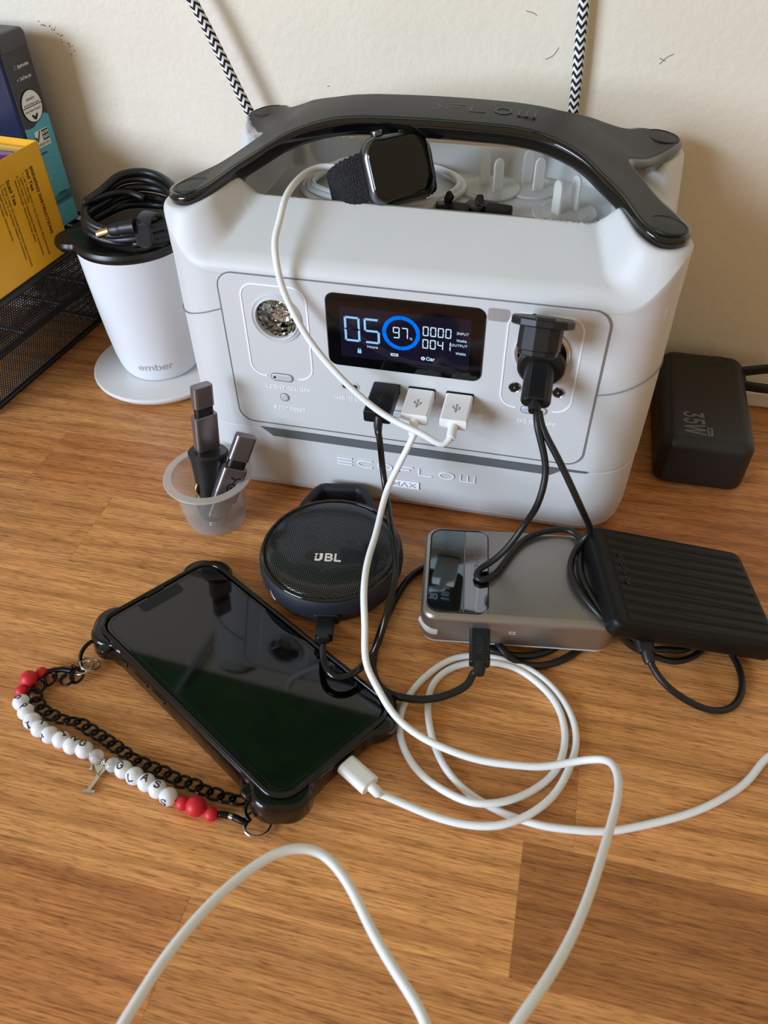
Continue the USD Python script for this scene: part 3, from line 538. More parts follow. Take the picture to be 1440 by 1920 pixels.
# --- white charging cable: station -> across the desk -> arch over the front edge of the picture -> coil -> phone
WC = thing('charging_cable', 'long white phone charging cable looping across the desk to the phone', 'cable', (0.03, -0.17, 0.0))
M, e = usb_plug(WC, 0.0100, 'plug_white', sym='plug_symbol')
pts = mm([(12.2, -31, 90.5), (9.2, -33.5, 86.5), (3.8, -36, 71.9), (-1.6, -40, 50.2)])
relief(WC, e+V(0, 0.001, 0), V(0.0112, -0.0300, 0.0880), 0.0026, 0.0021, 'cable_white')
A = [(12, -29, 89.8), (9.6, -33, 84), (3.8, -37.5, 69.5), (-0.2, -45, 59), (-0.1, -71.3, 52), (-0.1, -89.3, 50), (3, -110.9, 46), (6.3, -123.1, 36), (9.7, -134.9, 25), (17.7, -144.2, 18.5), (28.7, -154.2, 13.5), (42.9, -161.5, 11.5), (57.1, -165.2, 11), (72.9, -166.6, 10), (88, -165.9, 10.5), (102.7, -163.6, 11), (116.7, -159.5, 14), (126.6, -159.4, 20), (131.2, -165.5, 28), (132.6, -177.2, 34), (129.7, -194.9, 40), (124.8, -214.3, 47), (118.3, -236.9, 56), (110.8, -257, 64), (102.7, -273.3, 70), (96.1, -285.1, 73),
     (88, -298, 74), (79, -302, 71), (69.7, -289.7, 66), (60.8, -279.9, 64), (46.6, -266.2, 62), (35.8, -254.3, 62), (28.1, -248, 63), (21.3, -245, 64), (14.5, -245.6, 66), (6.9, -250, 68), (0, -258.1, 70), (-6.8, -269.9, 73), (-12.2, -283.3, 76), (-15.7, -295.1, 78), (-17.8, -306.6, 80), (-19.1, -314.2, 81),
     (-22, -345, 78), (-20, -400, 45), (20, -450, 8), (90, -470, 2.4), (200, -430, 2.4), (290, -330, 2.4), (300, -230, 2.4), (260, -165, 2.4)]
Cc = [(212.3, -126.9, 2.3), (199.9, -141.8, 2.3), (186.8, -155.3, 2.3), (172.1, -166, 2.3), (157.7, -173.7, 2.3), (142.6, -180.6, 2.3), (131.9, -184.4, 2.3), (118.9, -186.6, 2.3), (105.9, -187.8, 2.3), (94.7, -187.1, 2.3), (85.7, -185.6, 2.3), (74.7, -182.1, 2.3), (64.8, -176.8, 2.3), (56.2, -168.8, 2.3), (48.8, -157.2, 2.3), (44.7, -146.9, 2.3), (41.9, -131.3, 2.3), (46.1, -118.4, 2.3), (55, -110.2, 2.3), (67.6, -105.6, 2.3), (82.1, -105.4, 2.3), (95.5, -111.9, 2.3), (106.5, -122.8, 2.3), (111.8, -137.4, 2.3), (112, -148.1, 2.3), (109.2, -159.2, 2.3), (103.1, -168.4, 3), (93.4, -177.8, 5), (82.6, -184.3, 7), (71.8, -186.3, 7), (59.9, -183.1, 5), (46.9, -176, 2.3), (36.2, -165.3, 2.3), (30.5, -151.4, 2.3), (31.2, -137, 2.3), (38.5, -120.8, 2.3), (51.8, -106.3, 2.3), (69.6, -101.6, 2.3), (91.2, -105.1, 2.3), (106, -115.5, 2.3), (115.6, -130.8, 2.3), (117.7, -144.1, 2.3), (114.8, -158.9, 4), (108.9, -173.4, 5.5), (98.6, -186, 7), (86.3, -193.9, 7), (71.1, -196.5, 5.5), (55.2, -195.6, 5), (37.4, -192.9, 6.5), (30.1, -192.2, 8.2)]
A = [(x, y, z-0.4 if z < 3 else z) for x, y, z in A]; Cc = [(x, y, z-0.4 if z < 3 else z-0.5) for x, y, z in Cc]
part(WC, 'cord', tube(spline(mm(A+Cc), 0.0030), 0.0018, 14), 'cable_white', smooth=True)
# phone-side plug of the white cable (phone frame is set here because the plug enters it)
PA = 1.04538; PU = unit(V(math.cos(PA), math.sin(PA), -0.1322)); PN = V(math.sin(PA), -math.cos(PA), 0.0202); PN = unit(PN-PU*(PN@PU)); PC = V(-0.0564, -0.1438, 0.0148); PEZ = unit(np.cross(PU, -PN)); PWD, PLN = 0.0718, 0.1474
PM = frame(PC, PU, -PN)
def ph(x, y, z): return (PM @ V(x, y, z, 1))[:3]
LP = frame(ph(0.0004, -PLN/2-0.0045, -0.0052), PU, PEZ)      # local z along the plug, out of the phone
LPM = LP.copy(); LPM[:3, :3] = np.c_[PU, PEZ, np.cross(PU, PEZ)]
if LPM[:3, 2] @ PN < 0: LPM[:3, 0] *= -1; LPM[:3, 2] *= -1
lp = part(WC, 'phone_plug', xf(rbox(0.0108, 0.0062, 0.0165, 0.0029, 0.0005), LPM), 'plug_white', label='white phone plug')
part(lp, 'strain_relief', tube(np.array([(LPM @ V(0, 0, 0.0160, 1))[:3], (LPM @ V(0, 0, 0.0215, 1))[:3], V(0.0301, -0.1922, 0.0082)]), [0.0025, 0.0025, 0.0020], 14), 'cable_white')
# --- watch charger cable
WT = thing('watch_charger_cable', 'white watch charger cable coiled in the tray with its end plugged in', 'cable', (-0.035, 0.10, 0.168))
M, e = usb_plug(WT, 0.0314, 'plug_white')
relief(WT, e+V(0, 0.001, 0), V(0.0318, -0.0310, 0.0905), 0.0026, 0.0021, 'cable_white')
cd = [(31.9, -29.5, 91.5), (28.5, -33.5, 88.5), (18.9, -33, 91.5), (6.8, -30.5, 94.5), (-7, -27, 98.6), (-20.8, -24, 106.9), (-35.4, -20, 118.4), (-47.5, -16, 130.7), (-56.4, -12, 143.1), (-62.8, -8, 155.4), (-65.8, -5, 168.3), (-68.3, 3.2, 176), (-68.4, 11.3, 181), (-68.7, 22.4, 187), (-68.6, 38.2, 189.5), (-66.2, 54, 190), (-61.3, 62.6, 190), (-52, 66, 189)]
lp_ = []
for i in range(0, 27):
    a = -2.2 - i*2*PI/11.0; k = i/26.0; lp_.append((-33+(47-7*k)*math.cos(a)+(3*math.sin(5*a)), 97+(36-5*k)*math.sin(a), 169.8+1.4*((i//11) % 3)+0.8*math.sin(3*a)))
part(WT, 'cord', tube(spline(mm(cd+[(-44, 62, 183), (-46, 60, 175)]+lp_[1:]), 0.003), 0.0018, 14), 'cable_white', smooth=True)
# --- black cable to the speaker
BC = thing('speaker_cable', 'black charging cable hanging from the station to the round speaker', 'cable', (-0.01, -0.08, 0.0))
M, e = usb_plug(BC, -0.0100, 'plug_black', w=0.0150, h=0.0078, length=0.0245, z=0.0963, sym='plug_mark')
part(BC, 'strain_relief', tube(np.array([e+V(0.0008, 0.001, 0.0008), e+V(0.0012, -0.002, -0.003), e+V(0.0014, -0.0025, -0.009)]), [0.0026, 0.0024, 0.0018], 12), 'cable_black')
cd = [(-8.6, -28.4, 88), (-7.2, -30.5, 80), (-5.3, -33.5, 66), (-1.5, -42, 55), (7.3, -67.7, 54), (12.9, -82.5, 50), (15.9, -97.2, 46), (15.5, -110.3, 40), (13.8, -120.2, 29.5), (10, -127.8, 19.5), (3.6, -138.8, 19), (-3.3, -143, 19), (-9.9, -139.8, 19.5), (-14.4, -131.6, 19), (-16.9, -124.5, 18.0)]
part(BC, 'cord', tube(spline(mm(cd), 0.003), 0.0018, 12), 'cable_gloss', smooth=True)
P0, P1 = V(-0.0215, -0.1035, 0.0122), V(-0.0180, -0.1192, 0.0163); ez = unit(P1-P0); ex = unit(np.cross(V(0, 0, 1), ez)); MM = frame(P0, ex, np.cross(ez, ex), ez)
mp = part(BC, 'micro_plug', xf(rbox(0.0098, 0.0058, 0.0165, 0.0008, 0.0005), MM), 'plug_black', label='small black rectangular plug at the speaker')
part(mp, 'collar', xf(rbox(0.0070, 0.0050, 0.0030, 0.0015, 0.0006), MM @ tr(0, 0, 0.0160)), 'plug_black')
part(mp, 'mark', xf(text('usb', 0.0012, 0.0001, center=True), MM @ frame(V(0, 0.00292, 0.005), V(-1, 0, 0), V(0, 0, -1))), 'plug_mark', smooth=False)

# --- twin-lead car plug
CP = thing('car_charger', 'black plug in the car socket with two hanging leads', 'car charger', (0.0735, -0.02, 0.12))
ez = unit(V(0.02, -1, -0.42)); ex = V(1, 0, 0.0); MM = frame(V(0.0722, -0.0030, 0.1275), ex, np.cross(ez, ex), ez)
part(CP, 'plug_flange', xf(lathe([(0.0085, -0.006), (0.0120, -0.0010), (0.0124, 0.0008), (0.0122, 0.0034), (0.0110, 0.0044), (0.0, 0.0046)], 40), frame(V(0.0727, -0.0032, 0.1252), V(1, 0, 0), V(0, -0.1, 1))), 'rubber_black')
part(CP, 'connector', xf(slab(unary_union([Point(-0.0034, 0).buffer(0.0042, 10), Point(0.0034, 0).buffer(0.0042, 10), Polygon(rrect(0.0068, 0.0076, 0.001))]).exterior.coords[:-1][::-1], [(0.0006, 0.002), (0, 0.003), (0, 0.0250), (0.0006, 0.0262)]), MM @ rot((0, 0, 1), 0.0)), 'plug_black', smooth=30, label='figure-eight connector block')
part(CP, 'connector_ridge', xf(rbox(0.0092, 0.0040, 0.0240, 0.0010, 0.0005), MM @ tr(0.0, 0.0030, 0.0022)), 'plug_black')
part(CP, 'strain_relief', xf(lathe([(0.0036, 0), (0.0034, 0.0040), (0.0030, 0.0062), (0, 0.0062)], 20), MM @ tr(0, -0.0002, 0.0245)), 'cable_black')
ca = [(74.0, -31.0, 115.6), (75.2, -36, 111.5), (77.5, -39, 106), (80.9, -42.5, 98), (83.1, -46, 89), (81.8, -52, 73), (77.4, -50.1, 56), (69.5, -56.6, 41), (60.7, -63, 33), (55.7, -68.9, 31), (57, -73.3, 30.9), (62, -71.8, 30.9), (67.5, -63.1, 30.9), (72.9, -48.5, 31), (80, -36.4, 31), (91.2, -28.4, 31), (103.1, -25.9, 31.2), (109.0, -32.0, 31.3), (109.8, -44, 31.3), (111.8, -59.9, 31.2), (117.6, -72.0, 30.5), (127.5, -84.6, 27), (138.5, -86.2, 17), (150, -83.4, 9), (160, -80.0, 7.2), (170.4, -76.4, 5), (176.2, -68.6, 3.5), (177.5, -61.2, 3), (172, -48, 3), (158, -42, 3), (146, -44, 3)]
part(CP, 'lead', tube(spline(mm(ca), 0.003), 0.0018, 12), 'cable_black', smooth=True)
cb = [(75.2, -31.0, 115.8), (77.2, -35, 111.5), (80.5, -38, 106.5), (85.3, -41, 100.5), (94.5, -46, 87.5), (103, -48.5, 73), (110.5, -39.5, 52), (112.3, -36, 42), (109.5, -37.6, 36.2), (105.4, -47.4, 31.6), (106.4, -60.6, 31), (113.7, -73.7, 30.6), (123.4, -82.5, 28), (133.3, -85, 20), (143.6, -84.7, 10), (156.7, -83.6, 4), (165.2, -83.6, 3), (175.3, -78.4, 3), (183.4, -66.3, 3), (184, -52, 3), (178, -34, 3), (162, -24, 3), (148, -28, 3)]
part(CP, 'lead', tube(spline(mm(cb), 0.003), 0.0018, 12), 'cable_black', smooth=True)

# ================================================================== SILVER POWER BANK (lies on a coil of cable)
S8 = math.radians(8.0); SU, SV = V(math.cos(S8), math.sin(S8), 0), V(-math.sin(S8), math.cos(S8), 0); SO = V(0.0770, -0.0622, 0.0050); SM = frame(SO, SU, SV)
SB = thing('power_bank', 'silver metal power bank with a mirrored window at its left end', 'power bank', SO)
part(SB, 'body', xf(slab(rrect(0.1030, 0.0668, 0.0085, 8), rnd(0.0012, 0.0233, 0.0042, 6, 0.003)), SM), 'gunmetal', smooth=50)
part(SB, 'bottom_plate', xf(slab(rrect(0.1010, 0.0648, 0.008, 8), [(0.001, 0), (0, 0.0006), (0, 0.0014)]), SM), 'button_grey')
part(SB, 'mirror_window', xf(slab(np.vstack([rrect(0.0190, 0.0590, 0.0062, 6)[7:21], [(0.0094, -0.0294), (0.0094, 0.0294)]]), [(0, 0), (0.0002, 0.0004)]), SM @ tr(-0.0385, 0.0, 0.0232)), 'mirror_dark', smooth=20, label='dark mirror half of the window')
mw = part(SB, 'mirror_window', xf(slab(rrect(0.0128, 0.0588, 0.0006, 2), [(0, 0), (0.0002, 0.0004)]), SM @ tr(-0.0223, 0.0, 0.0232)), 'mirror_light', smooth=20, label='lighter mirror half of the window')
part(mw, 'wordmark', xf(ecoflow(0.0023, 0.0230, 0.00045), SM @ frame(V(-0.0235, 0.0175, 0.02365), V(0, -1, 0), V(1, 0, 0))), 'space_grey', smooth=False)
part(SB, 'window_frame', xf(extr(Polygon(rrect(0.0330, 0.0606, 0.0066, 8)).difference(Polygon(rrect(0.0322, 0.0598, 0.0062, 8))), 0.0004), SM @ tr(-0.0320, 0, 0.0232)), 'hole_black', smooth=False)
part(SB, 'stand_end', tube(spline([(SM @ V(-0.0516, -0.0262, z, 1))[:3] if k == 0 else (SM @ V(x, y, z, 1))[:3] for k, (x, y, z) in enumerate([(-0.0507, -0.0262, 0.0115), (-0.0494, -0.0298, 0.0108), (-0.0466, -0.0323, 0.0102), (-0.0420, -0.0329, 0.0098)])], 0.0008), 0.0011, 12, flat=2.4, hint=V(0, 0, 1)), 'button_grey', label='end of the folding stand')
part(SB, 'battery_symbol', xf(strokes([[(0, 0), (.003, 0), (.003, .0018), (0, .0018), (0, 0)]], 0.0003), SM @ frame(V(-0.0040, -0.03345, 0.0125), V(1, 0, 0), V(0, 0, 1))), 'button_grey', smooth=False)
# its cable
U6 = thing('usb_c_cable', 'black cable with a 60W plug in the silver power bank', 'cable', (0.06, -0.12, 0.0))
MM = SM @ frame(V(-0.0195, -0.0330, 0.0128), V(-1, 0, 0), V(0, 0.10, 1), None); ez = unit(V(0, -1, -0.06)); MM = SM @ frame(V(-0.0195, -0.0332, 0.0128), V(1, 0, 0), np.cross(ez, V(1, 0, 0)), ez)
p6 = part(U6, 'plug', xf(rbox(0.0108, 0.0060, 0.0205, 0.0018, 0.0006), MM), 'plug_black')
part(p6, 'lettering', xf(text('60W', 0.0034, 0.0001, wide=1.0), MM @ frame(V(-0.0017, 0.00302, 0.0050), V(0, 0, 1), V(1, 0, 0))), 'plug_mark', smooth=False, label='60W in grey')
part(p6, 'boot', xf(lathe([(0.0034, 0), (0.0032, 0.0030), (0.0026, 0.0060), (0, 0.0060)], 20), MM @ tr(0, 0, 0.0200)), 'plug_black')
e6 = (MM @ V(0, 0, 0.0245, 1))[:3]*1000
cd = [tuple(e6), (63.1, -121.5, 14.0), (61.5, -126, 12), (57.7, -130.2, 10), (49.3, -135.6, 8.5), (37.8, -139.4, 7.6), (26.8, -139.7, 7.2), (19.5, -136.2, 4), (12.6, -129.1, 2.4), (8.8, -119.7, 2.4), (7.9, -108.5, 2.4), (8.4, -93.6, 2.4), (10.4, -77.6, 2.4), (13.6, -62.7, 2.4), (17.6, -53.2, 2.4), (22.6, -47.0, 2.4), (32, -40, 2.4), (48, -50, 2.4), (56, -75, 2.4), (62, -91, 2.4), (67, -96.4, 2.4), (77.7, -98.4, 2.4), (91, -96.2, 2.4), (101.4, -89.9, 2.4), (112, -70, 2.4), (106, -50, 2.4), (84, -48, 2.4), (70, -62, 2.4), (68, -82, 2.4), (75.1, -97.9, 6.1), (83.6, -102.0, 2.6), (96.9, -101.4, 2.4), (107.3, -95.6, 2.4), (117.7, -84.3, 2.4), (121.4, -75.2, 2.4), (118, -62, 2.4)]
part(U6, 'cord', tube(spline(mm(cd), 0.003), 0.0020, 12), 'cable_black', smooth=True)

# ================================================================== BLACK RIBBED POWER BANK (leans on the silver one)
BU = unit(V(0.0825, 0.0200, -0.0235)); BV = unit(V(-0.0200, 0.0825, 0)); BV = unit(BV-BU*(BV@BU)); BO = V(0.1198, -0.0633, 0.0432); BM = frame(BO, BU, BV)
BB = thing('power_bank', 'matt black ribbed power bank leaning on the silver one', 'power bank', (0.168, -0.053, 0.0))
part(BB, 'body', xf(slab(rrect(0.0960, 0.0700, 0.0060, 6), rnd(-0.0128, -0.0004, 0.0034, 5, 0.0040)), BM @ tr(0.0480, 0, 0)), 'bank_black', smooth=50)
for k in range(10):
    y = -0.0288+0.0064*k
    part(BB, 'rib', xf(slab(rrect(0.0850, 0.0061, 0.0008, 2), [(0, -0.0005), (0.0004, -0.0001), (0.0016, 0.0002)]), BM @ tr(0.0500, y, 0)), 'bank_black', smooth=60)
part(BB, 'wordmark', xf(ecoflow(0.0024, 0.0215, 0.00045, 0.0003), BM @ frame(V(0.0125, 0.0140, 0.00022), V(0.02, -1, 0), V(1, 0.02, 0))), 'bank_mark', smooth=False)
UB = thing('usb_c_cable', 'black cable plugged into the ribbed black power bank', 'cable', (0.155, -0.09, 0.0))
ez = unit(V(0.0052, -0.0137, -0.0045)); ex = unit(np.cross(V(0, 0, 1), ez)); MM = frame(V(0.1415, -0.0812, 0.0278), ex, np.cross(ez, ex), ez)
pb_ = part(UB, 'plug', xf(rbox(0.0090, 0.0058, 0.0165, 0.0022, 0.0006), MM), 'plug_black')
part(pb_, 'boot', xf(lathe([(0.0033, 0), (0.0031, 0.0040), (0.0025, 0.0065), (0, 0.0065)], 20), MM @ tr(0, 0, 0.0160)), 'plug_black')
eb = (MM @ V(0, 0, 0.0205, 1))[:3]*1000
cd = [tuple(eb), (152.2, -103.2, 18.2), (157.2, -107.6, 15.5), (170, -111.5, 9.5), (184.2, -110.8, 4.5), (193.9, -105, 2.5), (199.6, -92.8, 2.3), (199.1, -79.4, 2.3), (194.7, -67.9, 2.3), (189, -55, 2.3), (182, -42, 2.6), (170, -36, 3)]
part(UB, 'cord', tube(spline(mm(cd), 0.003), 0.0018, 12), 'cable_black', smooth=True)

# ================================================================== 35W POWER BANK beside the station
PB = thing('power_bank', 'thick black power bank marked 35W beside the station', 'power bank', (0.183, 0.114, 0.0))
PBM = tr(0.1840, 0.1160, 0.0)
part(PB, 'body', xf(slab(rrect(0.0575, 0.1076, 0.0100, 8), rnd(0.0, 0.0392, 0.0085, 7, 0.0060)), PBM), 'pb_black', smooth=50)
part(PB, 'side_joint', tube(spline(mm([(161.6, 160, 39.2), (161.4, 140, 39.2), (161.2, 110, 39.2), (161.1, 85, 39.2), (161.0, 72.5, 39.1), (160.9, 68, 37.9), (160.7, 64.4, 35), (160.4, 62.9, 30), (159.9, 62.8, 20), (159.4, 62.9, 8)]), 0.002), 0.00022, 6), 'hole_black')
part(PB, 'power_button', xf(extr(Point(0, 0).buffer(0.0058, 24).difference(Point(0, 0).buffer(0.0054, 24)), 0.0001), tr(0.1950, 0.1585, 0.03918)), 'hole_black', smooth=False, label='round button outline on top')
part(PB, 'lettering', xf(text('35W', 0.0125, 0.00012, bold=True, wide=0.62), frame(V(0.1680, 0.0935, 0.03918), V(0.02, -1, 0), V(1, 0.02, 0))), 'pb_mark', smooth=False, label='35W in grey')
bd = part(PB, 'badge', xf(extr(Polygon(rrect(0.0085, 0.0034, 0.0007)), 0.0001), frame(V(0.1838, 0.0735, 0.03918), V(0, -1, 0), V(1, 0, 0))), 'pb_mark', smooth=False)
part(bd, 'lettering', xf(text('MAX', 0.0018, 0.0001, wide=1.2, center=True), frame(V(0.1838, 0.0735, 0.0393), V(0, -1, 0), V(1, 0, 0))), 'pb_black', smooth=False)
part(PB, 'cable_loop', tube(spline(mm([(209, 159.5, 31), (220, 161, 33), (232, 164, 34), (248, 164, 34), (257, 156, 33), (252, 147.5, 31), (236, 144.5, 30), (220, 146, 29), (209, 147.5, 29)]), 0.002), 0.0040, 12, flat=0.35, hint=V(0.1, 1, 0)), 'rubber_black', smooth=True, label='flat black built-in cable loop')
part(PB, 'loop_socket', xf(rbox(0.0070, 0.0180, 0.0040, 0.001, 0.0005), tr(0.2100, 0.1535, 0.0300) @ rot((0, 1, 0), PI/2)), 'pb_side')

# ================================================================== SPEAKER
SA = math.radians(10.0); SPC = V(-0.0296, -0.0630, 0.0); SPM = tr(*SPC) @ rot((0, 0, 1), SA)
SP = thing('speaker', 'round black clip-on speaker with perforated grille and cream letters', 'speaker', SPC)
part(SP, 'body', xf(lathe([(0, 0), (0.0300, 0.0), (0.0352, 0.0010), (0.0392, 0.0065), (0.0413, 0.0130), (0.0418, 0.0175), (0.0414, 0.0215), (0.0402, 0.0242), (0.0396, 0.0247), (0, 0.0247)], 96), SPM), 'speaker_side', smooth=40)
part(SP, 'rim_ring', xf(lathe([(0.0400, 0.0238), (0.0401, 0.0247), (0.0396, 0.0254), (0.0388, 0.0257), (0.0381, 0.0252), (0.0376, 0.0240)], 96), SPM), 'gloss_black', smooth=50)
GR = frame(V(0, 0, 0), V(1, 0, 0), V(0, 1, 0)) 
gp = '/World/'+SP.split('/')[-1]
part(SP, 'grille', xf(lathe([(0.0377, 0.0244), (0.0366, 0.0258), (0.0345, 0.0270), (0.0300, 0.0280), (0.0220, 0.0289), (0.0120, 0.0294), (0.0, 0.0296)], 96), SPM), 'grille', smooth=True)
jb = [extr(Polygon([(0, .0050), (.0021, .0050), (.00105, .0036)]), 0.0005), extr(Point(.00085, .0027).buffer(0.00058), 0.0005),
      extr(unary_union([LineString([(.0037, .0052), (.0037, .0012), (.0031, .0006), (.0008, .0006), (.0008, .0016)]).buffer(0.00055, cap_style='flat', join_style='round'), Polygon([(.0027, .0052), (.0047, .0052), (.0047, .0014), (.0040, .0004), (.0030, .0008)])]), 0.0005),
      xf(text('BL', 0.0052, 0.0005, bold=True, wide=1.16), tr(0.0052, 0, 0))]
part(SP, 'logo', xf(trimesh.util.concatenate(jb), frame(V(-0.0347, -0.0784, 0.0291), V(0.985, 0.165, 0.0), V(-0.165, 0.985, 0.05))), 'logo_cream', smooth=False, label='cream raised letters')
ho = [(-.0275, .0275), (-.0262, .0330), (-.0235, .0420), (-.0170, .0555), (-.0135, .0592), (-.0100, .0602), (.0100, .0602), (.0135, .0592), (.0170, .0555), (.0235, .0420), (.0262, .0330), (.0275, .0275)][::-1]
hi_ = [(-.0172, .0405), (-.0125, .0510), (-.0100, .0532), (.0100, .0532), (.0125, .0510), (.0172, .0405)][::-1]
hoc = np.array(Polygon(ho).buffer(-0.002).buffer(0.002, 6).exterior.coords[:-1][::-1]); hic = np.array(Polygon(hi_).buffer(-0.0015).buffer(0.0015, 6).exterior.coords[:-1][::-1])
def ccw(P): return P if Polygon(P).exterior.is_ccw else P[::-1]
part(SP, 'clip_hook', xf(slab(ccw(hoc), [(0.002, 0.0085), (0.0004, 0.0102), (0, 0.0120), (0, 0.0185), (0.0008, 0.0205), (0.0024, 0.0214)], holes=[ccw(hic)]), SPM), 'speaker_body', smooth=40, label='trapezoid hanging hook')
part(SP, 'call_button', xf(tube(spline([V(0.0415*math.cos(a), 0.0415*math.sin(a), z) for a, z in ((-2.42, 0.0180), (-2.40, 0.0150), (-2.37, 0.0135), (-2.33, 0.0130))], 0.0006), 0.0005, 6), SPM), 'print_grey', label='small white call symbol')
part(SP, 'port_recess', xf(rbox(0.0140, 0.0080, 0.0020, 0.002, 0.0005), frame(V(-0.0213, -0.1026, 0.0122), V(0.98, 0.19, 0), V(0, 0, 1))), 'speaker_body')

# ================================================================== PHONE
PH = thing('phone', 'dark-screened smartphone in a glossy black bumper case', 'phone', PC-V(0, 0, 0.0142))
bo = [Polygon(rrect(PWD+0.0072, PLN+0.0072, 0.0125, 10))]
for sx in (-1, 1):
    for s2 in (-1, 1):
        cx, cy2 = sx*(PWD/2-0.0075), s2*(PLN/2-0.0075); bo.append(Point(cx, cy2).buffer(0.0128, 20)); bo.append(LineString([(cx, cy2-s2*0.012), (cx, cy2+s2*0.004)]).buffer(0.0119, 10)); bo.append(LineString([(cx-sx*0.012, cy2), (cx+sx*0.004, cy2)]).buffer(0.0119, 10))
cs_ = unary_union(bo).buffer(0.004).buffer(-0.008).buffer(0.004, 8); cso = np.array(cs_.exterior.coords[:-1]); cso = ccw(cso)
opening = rrect(PWD+0.0006, PLN+0.0006, 0.0092, 8)
cm_ = slab(cso, [(0.0030, -0.0098), (0.0010, -0.0092), (0, -0.0078), (0, -0.0026), (0.0010, -0.0010), (0.0022, -0.0004)], holes=[opening*[0.985, 0.992]]); cv = cm_.vertices.copy(); cv[:, 2] -= np.where(cv[:, 2] < -0.003, 0.060*(PWD/2-cv[:, 0]), 0); cm_ = trimesh.Trimesh(cv, cm_.faces, process=False)
part(PH, 'case', xf(cm_, PM), 'case_black', smooth=40, label='glossy black case with bumper corners')
part(PH, 'back_plate', xf(slab(rrect(PWD, PLN, 0.009, 8), [(0.001, -0.0097), (0, -0.0092), (0, -0.0010)]), PM), 'case_black')
LO = plan(PWD/2+0.0017, PLN/2+0.0017, 0.0108, 8); LO = np.vstack([LO, LO[:1]])
part(PH, 'case_lip', xf(tube(np.c_[LO, np.full(len(LO), 0.0002)], 0.0013, 10, caps=False), PM), 'case_black', smooth=True, label='raised lip around the screen')
gl = part(PH, 'screen', xf(slab(rrect(PWD, PLN, 0.0090, 10), [(0, -0.0010), (0, -0.0003), (0.0005, 0.0)]), PM), 'phone_glass', smooth=25)
nt = Polygon(rrect(0.0262, 0.0100, 0.0026, 6)).intersection(Polygon([(-1, -1), (1, -1), (1, 0.0024), (-1, 0.0024)]))
part(gl, 'notch', xf(extr(nt, 0.00012), PM @ tr(-0.001, PLN/2-0.0046, 0.0)), 'hole_black', smooth=False, label='camera notch')
part(gl, 'protector_edge', xf(extr(Polygon(rrect(PWD-0.0034, PLN-0.0034, 0.0076)).difference(Polygon(rrect(PWD-0.0039, PLN-0.0039, 0.0074))), 0.0001), PM), 'pb_side', smooth=False)
part(gl, 'earpiece', xf(rbox(0.0120, 0.0016, 0.0004, 0.0008, 0.0001), PM @ tr(-0.001, PLN/2+0.0004, 0.0004)), 'hole_black')
for x in (-0.0195, 0.0195):
    part(PH, 'sound_slot', xf(extr(Polygon(rrect(0.0125, 0.0030, 0.0014)), 0.0004), PM @ frame(V(x, -PLN/2-0.0037, -0.0058), V(1, 0, 0), V(0, 0, 1))), 'hole_black', smooth=False)
part(PH, 'charge_opening', xf(extr(Polygon(rrect(0.0135, 0.0066, 0.002)), 0.0004), PM @ frame(V(0.0004, -PLN/2-0.0037, -0.0056), V(1, 0, 0), V(0, 0, 1))), 'hole_black', smooth=False)
for y, L in ((0.0455, 0.0055), (0.0300, 0.0115), (0.0150, 0.0115)):
    part(PH, 'side_button', xf(rbox(L, 0.0030, 0.0008, 0.0010, 0.0004), PM @ frame(V(-PWD/2-0.0034, y, -0.0056), V(0, -1, 0), V(0, 0, 1))), 'case_black')
part(PH, 'side_button', xf(rbox(0.0180, 0.0030, 0.0008, 0.0010, 0.0004), PM @ frame(V(PWD/2+0.0034, 0.022, -0.0056), V(0, 1, 0), V(0, 0, 1))), 'case_black')
for s2 in (-1, 1):
    part(PH, 'strap_hole', xf(rbox(0.0062, 0.0062, 0.0030, 0.0020, 0.0010), PM @ tr(-PWD/2-0.0062, s2*(PLN/2-0.0150), -0.0045)), 'case_black')

# ================================================================== PHONE STRAP: curb chain and letter beads
SR = thing('phone_strap', 'black chain strap with red and white letter beads and a charm', 'phone strap', (-0.10, -0.19, 0.0))
def torus(c, R, r, nx, sx=1.0, n=26): 
    t = trimesh.creation.torus(R, r, n, 10); z = unit(nx); x = unit(np.cross(V(0.3, 0.9, 0.1), z)); return xf(t, frame(c, x, np.cross(z, x), z) @ np.diag([sx, 1, 1, 1]))
CH = spline(mm([(-139.6, -161.5, 6), (-145.8, -166.7, 4.5), (-150.9, -164.3, 4.5), (-155.2, -167.1, 4), (-158.3, -171.9, 4), (-158.4, -177.5, 4), (-154.6, -182.2, 4), (-148.2, -185.8, 4), (-140.6, -187.9, 4), (-133.9, -188.5, 4), (-128.4, -188.2, 4), (-123.7, -189.3, 4), (-118.2, -191.1, 4), (-110.9, -193.3, 4), (-104.5, -195.7, 4), (-97.8, -198, 4), (-91.4, -200, 4), (-83.5, -201.9, 4), (-75.9, -203.2, 4), (-69.8, -204.4, 4), (-64, -205.8, 4), (-59.3, -205.8, 4), (-53.7, -207, 4), (-47.1, -207.9, 4), (-40.9, -208.6, 4), (-35.8, -208.7, 4.5), (-30.9, -208.9, 5)]), 0.0005)
L = np.r_[0, np.cumsum(np.linalg.norm(np.diff(CH, axis=0), axis=1))]; NL = int(L[-1]/0.0057)
